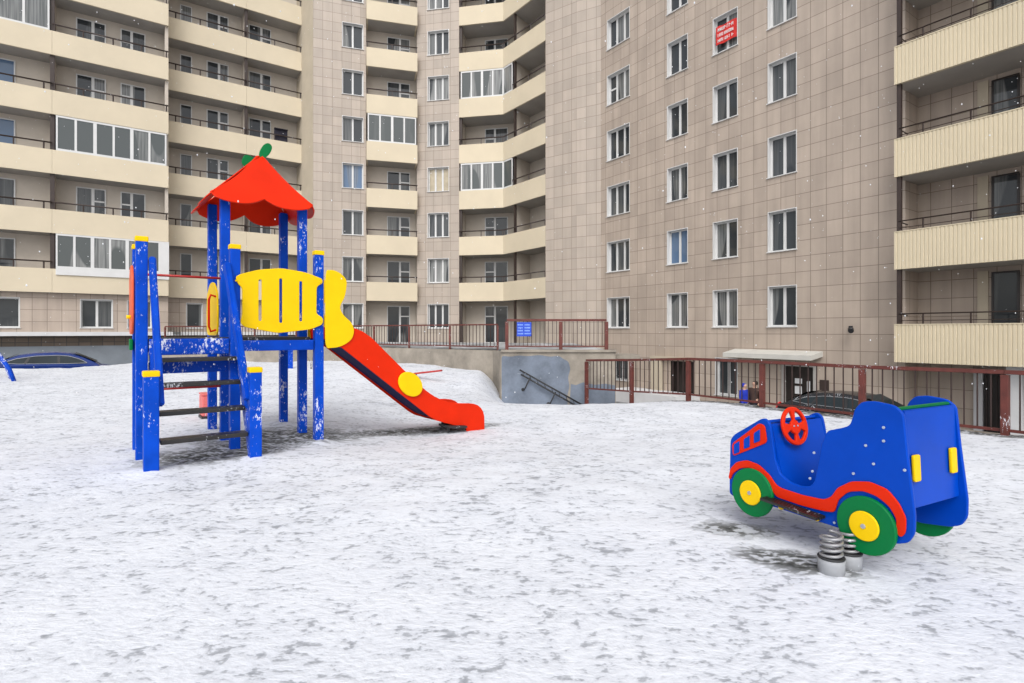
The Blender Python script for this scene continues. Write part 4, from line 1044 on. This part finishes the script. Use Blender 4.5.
# ------------------------------------------------------------------ spring rider shaped like a truck
KO = Vector((1.895, 2.96)); KD = Vector((-0.47, 0.883)).normalized(); KW = Vector((0.883, 0.47)).normalized()
def K(s, w, z):
    p = KO + KD * s + KW * w
    return Vector((p.x, p.y, z))
KF = Fr(KO, KD, KW)
def rider():
    root = empty('spring_rider', K(0.3, 0.27, 0.0), 'blue toy truck spring rider with green wheels standing in the snow', 'spring rider')
    Wd = 0.553; th = 0.022
    body = [(0.897, 0.20), (0.897, 0.30), (0.889, 0.566), (0.862, 0.605), (0.656, 0.738), (0.625, 0.75), (0.588, 0.728), (0.572, 0.66), (0.548, 0.501), (0.515, 0.42), (0.45, 0.385), (0.37, 0.378), (0.315, 0.395), (0.29, 0.43),
            (0.265, 0.56), (0.247, 0.66), (0.215, 0.735), (0.124, 0.766), (0.088, 0.785), (0.073, 0.83), (0.062, 0.878), (0.024, 0.922), (-0.04, 0.932), (-0.14, 0.92), (-0.18, 0.885), (-0.201, 0.669), (-0.234, 0.385), (-0.232, 0.291), (-0.205, 0.237), (-0.151, 0.212), (-0.008, 0.190), (0.141, 0.200), (0.304, 0.200), (0.545, 0.205), (0.846, 0.185)]
    for w0, w1 in ((0.0, th), (Wd - th, Wd)):
        plate('side_panel', [smooth_poly(body, 0.02, 3)], lambda a, b, h: K(a, h, b), w0, w1, BLUEP, root)
    # boards between the sides
    def board(name, p, q, t, mat, w0=th, w1=Wd - th, bev=0.004):
        mb = MB(); mb.bar(K(p[0], (w0 + w1) / 2, p[1]), K(q[0], (w0 + w1) / 2, q[1]), w1 - w0, t, (0, 0, 1) if abs(p[0] - q[0]) > 0.02 * abs(p[1] - q[1]) else (1, 0, 0), bev)
        return mb.build(name, mat, root)
    board('dashboard', (0.60, 0.715), (0.50, 0.30), 0.02, BLUEP)
    board('front_board', (0.865, 0.56), (0.865, 0.24), 0.02, BLUEP)
    board('hood', (0.85, 0.595), (0.63, 0.725), 0.02, BLUEP)
    tg = board('tail_board', (-0.165, 0.895), (-0.187, 0.395), 0.02, BLUEP)
    board('seat', (0.27, 0.50), (-0.02, 0.50), 0.022, BLUEP)
    board('backrest', (0.03, 0.51), (0.0, 0.86), 0.02, BLUEP)
    board('roof_board', (-0.125, 0.901), (-0.153, 0.901), 0.014, GREEN)
    board('floor_board', (0.60, 0.30), (0.10, 0.26), 0.02, BLUEP)
    for w in (0.085, 0.455):
        ol = [(w - 0.03, 0.535), (w + 0.03, 0.535), (w + 0.03, 0.67), (w - 0.03, 0.67)]
        plate('tail_light', [smooth_poly(ol, 0.012)], lambda a, b, h: K(-0.186 - 0.02 * (0.895 - b) / .48 * 1.0 + 0.006 - h, a, b), 0.0, 0.016, YELLOW, root, 0.004)
    # each side: red fender band, wheels with hubs, grille
    band = [(0.895, 0.31), (0.88, 0.375), (0.83, 0.43), (0.749, 0.459), (0.66, 0.449), (0.578, 0.398), (0.535, 0.35), (0.50, 0.338), (0.361, 0.332), (0.23, 0.340), (0.185, 0.367), (0.15, 0.427), (0.073, 0.482), (-0.023, 0.503), (-0.11, 0.485), (-0.165, 0.43), (-0.20, 0.36), (-0.197, 0.285), (-0.175, 0.255), (-0.153, 0.275), (-0.155, 0.345),
            (-0.12, 0.40), (-0.06, 0.435), (0.01, 0.445), (0.09, 0.42), (0.145, 0.36), (0.165, 0.285), (0.22, 0.275), (0.36, 0.268), (0.53, 0.275), (0.58, 0.33), (0.64, 0.395), (0.72, 0.415), (0.80, 0.395), (0.86, 0.345), (0.88, 0.30)]
    for sgn, w in ((-1, 0.0), (1, Wd)):
        fn = lambda a, b, h: K(a, w + sgn * h, b)
        plate('fender_band', [smooth_poly(band, 0.02, 3)], fn, 0.001, 0.012, RED, root, 0.003)
        for s, z in ((-0.01, 0.268), (0.70, 0.262)):
            o = plate('wheel', [circle(s, z, 0.153)], fn, 0.002, 0.030, GREEN, root, 0.006)
            plate('hub', [circle(s, z, 0.078)], fn, 0.031, 0.044, YELLOW, o, 0.005)
            mb = MB(); mb.lathe([(0.013, 0), (0.012, 0.006)], K(s, w + sgn * 0.044, z), KW * sgn, 12); mb.build('bolt', CUP, o)
        gr = [(0.868, 0.545), (0.655, 0.715), (0.615, 0.705), (0.598, 0.60), (0.86, 0.462)]
        plate('grille', [smooth_poly(gr, 0.025)], fn, 0.001, 0.010, RED, root, 0.003)
        for i, (s, z) in enumerate(((0.825, 0.53), (0.745, 0.58), (0.668, 0.632))):
            q = [(s - .022, z - .030), (s + .022, z - .052), (s + .022, z + .014), (s - .022, z + .046)]
            plate('grille_panel', [smooth_poly(q, 0.008)], fn, 0.0105, 0.016, BLUEP, root, 0.002)
        for s, z in ((-0.09, 0.80), (-0.09, 0.73), (0.0, 0.69), (-0.04, 0.60), (0.065, 0.525), (-0.12, 0.46), (0.29, 0.595), (0.30, 0.485), (0.315, 0.44), (0.05, 0.26), (0.80, 0.30), (0.62, 0.29), (0.17, 0.225), (-0.19, 0.60)):
            mb = MB(); mb.lathe([(0.0078, 0), (0.007, 0.005)], K(s, w + sgn * 0.001, z), KW * sgn, 10); mb.build('bolt', BOLT, root)
        # foot board sticking out of the side
        mb = MB()
        for j in range(4): mb.bar(K(0.585, w + sgn * (0.02 + .022 * j), 0.262), K(0.215, w + sgn * (0.02 + .022 * j), 0.245), 0.018, 0.018, (0, 0, 1), 0.003)
        mb.build('foot_board', TREAD, root)
        for s in (0.50, 0.27):
            mb = MB(); mb.lathe([(0.018, 0), (0.016, 0.012)], K(s, w + sgn * 0.002, 0.222), KW * sgn, 12); mb.build('bolt_cap', YELLOW, root)
    # steering wheel on the dash: rim, four windows
    cw = 0.185; ax_s, ax_z = 0.585, 0.705; R0 = 0.122
    def sw(a, b, h):   # leans with the dash board
        return K(ax_s - 0.03 - h * .97 + b * 0.22, cw + a, ax_z + b * 0.97 + h * .22 - .01)
    holes = []
    for a0, a1, r0, r1 in ((103, 165, .040, .096), (15, 77, .040, .096), (205, 257, .052, .096), (283, 335, .052, .096)):
        lp = [(r1 * math.cos(R(lerp(a0, a1, i / 8))), r1 * math.sin(R(lerp(a0, a1, i / 8)))) for i in range(9)] + [(r0 * math.cos(R(lerp(a1, a0, i / 4))), r0 * math.sin(R(lerp(a1, a0, i / 4)))) for i in range(5)]
        holes.append(smooth_poly(lp, 0.008, 3))
    o = plate('steering_wheel', [circle(0, 0, R0)] + holes, sw, 0.0, 0.02, RED, root)
    mb = MB(); mb.tube([sw(0, 0, 0), K(ax_s + 0.03, cw, ax_z - 0.02)], 0.018, 10); mb.build('column', BLACK, o)
    for a in (-0.018, 0.018):
        mb = MB(); mb.lathe([(0.006, 0), (0.005, 0.004)], sw(a, 0.0, 0.020), -KD.to_3d(), 8); mb.build('bolt', BOLT, o)
    # springs and cups
    mb = MB(); mb.bar(K(0.02, 0.20, 0.212), K(0.34, 0.20, 0.212), 0.36, 0.012); mb.build('base_plate', BLACK, root)
    for c, bz in ((Vector((1.712, 2.965)), -0.02), (Vector((1.848, 3.035)), -0.02)):
        mb = MB(); mb.lathe([(0.064, bz), (0.066, 0.06), (0.066, 0.082), (0.060, 0.087)], Vector((c.x, c.y, 0)), (0, 0, 1), 28); mb.build('spring_cup', CUP, root)
        mb = MB(); n = 150; turns = 4.2
        mb.tube([Vector((c.x + 0.050 * math.cos(2 * math.pi * turns * i / n), c.y + 0.050 * math.sin(2 * math.pi * turns * i / n), 0.088 + 0.128 * i / n)) for i in range(n + 1)], 0.0085, 8)
        mb.build('spring', STEEL, root)
        mb = MB(); mb.lathe([(0.066, 0.088), (0.068, 0.094), (0.064, 0.098)], Vector((c.x, c.y, 0)), (0, 0, 1), 28); mb.build('spring_collar', BLACK, root)
    return root
rider()

# ------------------------------------------------------------------ cars
def car(name, c, head, z0, body, label, tail=TAIL):
    root = empty(name, (c[0], c[1], z0), label, 'car')
    H = Vector((math.cos(head), math.sin(head))); Sd = Vector((-H.y, H.x))
    def P(s, w, z): q = Vector((c[0], c[1])) + H * s + Sd * w; return Vector((q.x, q.y, z0 + z))
    prof = [(-2.2, .45), (-2.18, .78), (-2.10, .98), (-1.85, 1.05), (-1.2, 1.06), (0.0, 1.03), (0.75, 1.0), (1.3, .93), (1.85, .82), (2.12, .66), (2.2, .45), (2.1, .25), (-2.1, .25)]
    mb = MB(); rings = []
    for w, k in ((-.86, .93), (-.84, .99), (-.6, 1.0), (0, 1.02), (.6, 1.0), (.84, .99), (.86, .93)):
        rings.append([mb.bm.verts.new(P(s * (0.985 if abs(w) > .7 else 1.0), w, z * k)) for s, z in prof])
    for a, b in zip(rings, rings[1:]):
        n = len(a)
        for i in range(n): f = mb.bm.faces.new((a[i], a[(i + 1) % n], b[(i + 1) % n], b[i])); f.smooth = True
    mb.bm.faces.new(rings[0][::-1]); mb.bm.faces.new(rings[-1]); mb.build('body', body, root)
    cab = [(-1.95, .99), (-1.62, 1.22), (-1.25, 1.37), (-0.75, 1.45), (-0.1, 1.47), (0.35, 1.42), (0.75, 1.27), (1.12, 1.07), (1.28, .95)]
    mb = MB(); rings = []
    for w in (-1, -.8, 0, .8, 1):
        rings.append([mb.bm.verts.new(P(s, w * lerp(.80, .60, (z - .95) / .52), z + (0.02 if w == 0 else (-.02 if abs(w) == 1 else 0)))) for s, z in cab])
    for a, b in zip(rings, rings[1:]):
        for i in range(len(a) - 1): f = mb.bm.faces.new((a[i], a[i + 1], b[i + 1], b[i])); f.smooth = True
    for r_ in (rings[0], rings[-1]): mb.bm.faces.new(r_)
    mb.build('cabin', body, root)
    def tw(z): return lerp(.80, .60, (z - .95) / .52)
    for sg in (-1, 1):
        band = [(-1.66, 1.10), (-1.25, 1.26), (-0.7, 1.345), (-0.05, 1.36), (0.30, 1.33), (0.64, 1.21), (0.92, 1.04), (0.3, 1.03), (-1.2, 1.06)]
        wf = lambda a, b, h: P(a, sg * (tw(b) + 0.006 + h), b)
        o = plate('side_window', [smooth_poly(band, .06, 3)], wf, 0.0, 0.012, CARGLASS, root, .002)
        mb = MB(); q = smooth_poly(band, .06, 3); mb.tube([wf(a, b, .012) for a, b in q], 0.011, 6, closed=True); mb.build('window_trim', CHROME, o)
        for s in (-1.0, 0.02):
            mb = MB(); mb.bar(wf(s, 1.05, .012), wf(s + (.12 if s < -.5 else -.02), 1.33 if s > -.5 else 1.28, .012), .02, .08, H.to_3d()); mb.build('window_pillar', BLACK, o)
    for s0, z0_, s1, z1_, ww, nm in ((-1.90, 1.05, -1.30, 1.37, .6, 'rear_window'), (1.18, 1.05, 0.46, 1.40, .6, 'windscreen')):
        mb = MB()
        a, b = P(s0, -.66, z0_ + .03), P(s0, .66, z0_ + .03); e, f_ = P(s1, .52, z1_ + .05), P(s1, -.52, z1_ + .05)
        mb.face([a, b, e, f_]); bmesh.ops.solidify(mb.bm, geom=mb.bm.faces[:], thickness=.02); mb.build(nm, CARGLASS, root)
    for s in (-1.35, 1.38):
        for sg in (-1, 1):
            mb = MB(); mb.lathe([(.2, 0), (.31, .0), (.32, .05), (.32, .17), (.3, .2), (.2, .21)], P(s, sg * .70, .32), Sd.to_3d() * sg, 24); o = mb.build('wheel', RUBBER, root)
            mb = MB(); mb.lathe([(.2, 0), (.05, .012)], P(s, sg * .91, .32), Sd.to_3d() * sg, 16); mb.build('rim', CHROME, o)
    for sg in (-1, 1):
        ol = [(sg * .42, .80), (sg * .80, .78), (sg * .80, .98), (sg * .70, 1.03), (sg * .5, .95)]
        plate('tail_light', [smooth_poly(ol, .03, 3)], lambda a, b, h: P(-2.17 + (b - .78) * .35 - h, a, b), 0.0, .05, tail, root, .01)
        ol = [(sg * .42, .60), (sg * .78, .60), (sg * .80, .74), (sg * .5, .70)]
        plate('headlight', [smooth_poly(ol, .03, 3)], lambda a, b, h: P(2.10 + h, a, b), 0.0, .06, PAPER, root, .01)
    return root
car('parked_car', (-18.25, 22.35), math.atan2(.566, .825), -1.0, CARBLUE, 'blue car parked below the snow edge at far left')
car('parked_car', (10.85, 17.4), math.atan2(-.824, .566), -2.1, CARBLACK, 'black car parked by the entrance behind the rust-red fence')

# ------------------------------------------------------------------ people at the entrance
def person(x, y, z, hgt, face, cloth, label, bag=False, hood=False):
    root = empty('person', (x, y, z), label, 'person')
    k = hgt / 1.7; ca, sa = math.cos(face), math.sin(face)
    def Q(a, b, c): return (x + (a * -sa + b * ca) * k, y + (a * ca + b * sa) * k, z + c * k)   # a = to its left, b = forward
    def skin(name, mat, verts, edges, rad, par=root, sub=2, rootv=0):
        me = bpy.data.meshes.new(name); off = world_loc(par)
        me.from_pydata([Vector(Q(*v)) - off for v in verts], edges, [])
        o = link(name, me, par); me.materials.append(mat)
        sk = o.modifiers.new('skin', 'SKIN'); sk.use_smooth_shade = True
        for i, r_ in enumerate(rad):
            me.skin_vertices[0].data[i].radius = (r_[0] * k, r_[1] * k) if isinstance(r_, tuple) else (r_ * k, r_ * k)
            me.skin_vertices[0].data[i].use_root = i == rootv
        s2 = o.modifiers.new('sub', 'SUBSURF'); s2.levels = sub; s2.render_levels = sub
        return o
    V = [(0, 0, .92), (0, 0, 1.12), (0, 0, 1.32), (0, .01, 1.44), (0, .01, 1.50), (0, .03, 1.60), (0, .02, 1.67),
         (.10, 0, .85), (.11, .03, .48), (.11, 0, .09), (.11, .12, .04), (-.10, 0, .85), (-.11, -.04, .48), (-.11, -.06, .09), (-.11, .06, .04),
         (.19, 0, 1.38), (.24, 0, 1.12), (.24, .10, .88), (.24, .13, .80), (-.19, 0, 1.38), (-.24, .02, 1.12), (-.23, .12, .88), (-.23, .15, .80)]
    Ed = [(0, 1), (1, 2), (2, 3), (3, 4), (4, 5), (5, 6), (0, 7), (7, 8), (8, 9), (9, 10), (0, 11), (11, 12), (12, 13), (13, 14), (2, 15), (15, 16), (16, 17), (17, 18), (2, 19), (19, 20), (20, 21), (21, 22)]
    Rd = [(.14, .11), (.14, .11), (.16, .11), (.07, .06), (.055, .055), (.085, .10), (.07, .08), .085, .06, .045, .04, .085, .06, .045, .04, .06, .045, .035, .04, .06, .045, .035, .04]
    skin('body', SKIN, V, Ed, Rd)
    cl = skin('jacket', cloth, [(0, 0, .80), (0, 0, 1.0), (0, 0, 1.2), (0, 0, 1.36), (0, .01, 1.45), (.2, 0, 1.38), (.25, 0, 1.12), (.25, .10, .88), (-.2, 0, 1.38), (-.25, .02, 1.12), (-.24, .12, .88)],
         [(0, 1), (1, 2), (2, 3), (3, 4), (3, 5), (5, 6), (6, 7), (3, 8), (8, 9), (9, 10)], [(.20, .16), (.19, .15), (.19, .14), (.17, .13), (.08, .08), .08, .065, .055, .08, .065, .055])
    skin('trousers', TROUSER, [(0, 0, .9), (.10, 0, .84), (.11, .03, .48), (.11, 0, .10), (-.10, 0, .84), (-.11, -.04, .48), (-.11, -.06, .10)], [(0, 1), (1, 2), (2, 3), (0, 4), (4, 5), (5, 6)], [.13, .105, .08, .065, .105, .08, .065])
    skin('hood' if hood else 'hair', cloth if hood else HAIR, [(0, -.03, 1.52), (0, -.03, 1.64), (0, .0, 1.70)], [(0, 1), (1, 2)], [(.095, .08), (.115, .11), (.08, .085)])
    if bag: skin('backpack', BAGC, [(0, -.20, 1.05), (0, -.20, 1.3)], [(0, 1)], [(.15, .10), (.13, .09)])
    return root
person(8.42, 20.05, -2.1, 1.52, R(-60), JACKET, 'person in a bright blue hooded jacket standing by the entrance window', hood=True)
person(8.72, 19.85, -2.1, 1.62, R(-150), COAT, 'person with dark hair, dark brown coat and backpack, beside the blue jacket', bag=True)

# ------------------------------------------------------------------ small things in the far snow
def arch():
    root = empty('climbing_arch', Vector((-13.0, 14.6, 0)), 'curved blue metal bar rising from the snow at the left edge', 'climbing frame')
    pts = [Vector((-12.98 - 0.02, 14.5, gz(-13, 14.5) - 0.15)), Vector((-13.18, 14.5, 0.32)), Vector((-13.52, 14.55, 0.72)), Vector((-13.8, 14.6, 1.05)), Vector((-14.3, 14.65, 1.28)), Vector((-14.9, 14.7, 1.32)), Vector((-15.5, 14.75, 1.1)), Vector((-15.9, 14.8, 0.6)), Vector((-16.0, 14.8, -0.2))]
    for dy in (0, 0.7):
        mb = MB(); mb.tube([p + Vector((-1.0 * dy, dy, 0)) for p in pts], 0.05, 10, False); mb.build('bar', BLUE2, root)
    for p in pts[3:6]:
        mb = MB(); mb.tube([p, p + Vector((-0.7, 0.7, 0))], 0.025, 8); mb.build('rung', BLUE2, root)
arch()
def bollard():
    x, y = KX(290.5) * 17.8, 17.8; g = gz(x, y)
    root = empty('bollard', (x, y, g), 'short blue post in the snow seen between the tower legs', 'post')
    mb = MB(); mb.box(Fr((x, y), (1, .4)), -.075, .075, -.075, .075, g - .1, g + .55, .012); mb.build('shaft', BLUE2, root)
    mb = MB(); mb.box(Fr((x, y), (1, .4)), -.085, .085, -.085, .085, g + .552, g + .59, .01); mb.build('cap', BLUE2, root)
bollard()
def seesaw():
    x, y = -2.0, 14.6; g = gz(x, y)
    root = empty('seesaw', (x, y, g), 'thin red seesaw beam behind the slide', 'seesaw')
    mb = MB(); mb.bar((x - .9, y + .35, g + .16), (x + 0.15, y - .05, g + .30), .12, .045, bev=.01); mb.build('beam', REDROD, root)
    mb = MB(); mb.bar((x - .6, y + .24, g - .1), (x - .6, y + .24, g + .18), .08, .08); mb.build('stand', BLUE2, root)
seesaw()
def panel():
    x, y = KX(204.5) * 8.25, 8.25; g = gz(x, y)
    root = empty('stool', (x, y, g), 'small faded pink-red stool in the snow behind the tower steps', 'stool')
    mb = MB(); mb.box(Fr((x, y), U2), -.05, .05, -.16, .16, g + .04, g + .34, .02); mb.build('side', PINK, root)
    mb = MB(); mb.box(Fr((x, y), U2), -.055, .055, -.165, .165, g + .342, g + .37, .01); mb.build('seat', PINK, root)
    mb = MB(); mb.box(Fr((x, y), U2), -.06, .06, -.17, .17, g - .05, g + .038, .005); mb.build('foot', BLACK, root)
panel()
# dry twigs sticking out of the snow
def twigs(x, y, n, seed):
    g = gz(x, y); rnd = random.Random(seed); mb = MB()
    for i in range(n):
        a = rnd.uniform(0, 6.28); l = rnd.uniform(.25, .55)
        p = Vector((x + rnd.uniform(-.15, .15), y + rnd.uniform(-.1, .1), g - .03)); q = p + Vector((math.cos(a) * l * .4, math.sin(a) * l * .4, l))
        mb.tube([p, p.lerp(q, .5) + Vector((.03, 0, .02)), q], lambda t: .008 * (1 - .7 * t), 5)
    o = mb.build('dry_plant', BROWN); o.location = (x, y, g)
    for v in o.data.vertices: v.co -= Vector((x, y, g))
    return o
tag(twigs(KX(311) * 17.2, 17.2, 7, 3), 'bare dry stalks poking from the snow beyond the tower legs', 'plant')

# ------------------------------------------------------------------ falling snow
def snowfall():
    mb = MB(); rnd = random.Random(5)
    for i in range(1500):
        y = 3.0 + 22 * rnd.random() ** 0.8
        x = y * rnd.uniform(-1.0, 1.0); z = 1.3 + y * rnd.uniform(-0.12, 0.66)
        if z < gz(x, y) + .1: continue
        r = rnd.uniform(.003, .0085) * (0.55 + y * 0.045)
        m = Matrix.Translation((x, y, z)) @ Matrix.Diagonal((1, 1, rnd.uniform(1, 1.6), 1))
        bmesh.ops.create_icosphere(mb.bm, subdivisions=1, radius=r, matrix=m)
    me = mb.mesh('falling_snow', FLAKE)
    tag(link('falling_snow', me), 'white snowflakes drifting through the air', 'snow', kind='stuff')
snowfall()

for o in list(col.objects):
    if o.parent is None and o.get('category') in ('car', 'person', 'apartment building', 'railing'):
        o['group'] = {'car': 'parked cars', 'person': 'people at the entrance', 'apartment building': 'wings of the apartment block', 'railing': 'rust-red steel railings'}[o['category']]

# ------------------------------------------------------------------ light, camera
SUN_EL, SUN_AZ = 46.0, 184.0      # azimuth clockwise from +Y: behind the camera, to the right
w = bpy.data.worlds.new('World'); scene.world = w; w.use_nodes = True
nt = w.node_tree; bg = nt.nodes['Background']
sky = nt.nodes.new('ShaderNodeTexSky'); sky.sky_type = 'NISHITA'; sky.sun_disc = False
sky.sun_elevation = R(SUN_EL); sky.sun_rotation = R(SUN_AZ); sky.dust_density = 3.0; sky.air_density = 1.0
hs = nt.nodes.new('ShaderNodeHueSaturation'); hs.inputs['Saturation'].default_value = 0.22
nt.links.new(sky.outputs[0], hs.inputs['Color']); nt.links.new(hs.outputs[0], bg.inputs['Color'])
bg.inputs['Strength'].default_value = 0.15
sl = bpy.data.lights.new('Sun', 'SUN'); sl.energy = 0.8; sl.angle = R(35); sl.color = (1.0, 0.97, 0.93)
so = bpy.data.objects.new('Sun', sl); col.objects.link(so)
dv = Vector((math.sin(R(SUN_AZ)) * math.cos(R(SUN_EL)), math.cos(R(SUN_AZ)) * math.cos(R(SUN_EL)), math.sin(R(SUN_EL))))
so.rotation_euler = (-dv).to_track_quat('-Z', 'Y').to_euler(); so.location = (0, -20, 30)

cam = bpy.data.cameras.new('Camera'); co = bpy.data.objects.new('Camera', cam); col.objects.link(co)
co.location = (0, 0, CAM_H); co.rotation_euler = (R(90), 0, 0)
cam.sensor_width = 36; cam.sensor_fit = 'HORIZONTAL'; cam.lens = F / 1024 * 36
cam.shift_y = -10.0 / 1024
cam.clip_start = 0.05; cam.clip_end = 2000
scene.camera = co
scene.view_settings.view_transform = 'Standard'; scene.view_settings.look = 'None'
scene.view_settings.exposure = 0.5; scene.view_settings.gamma = 1.0
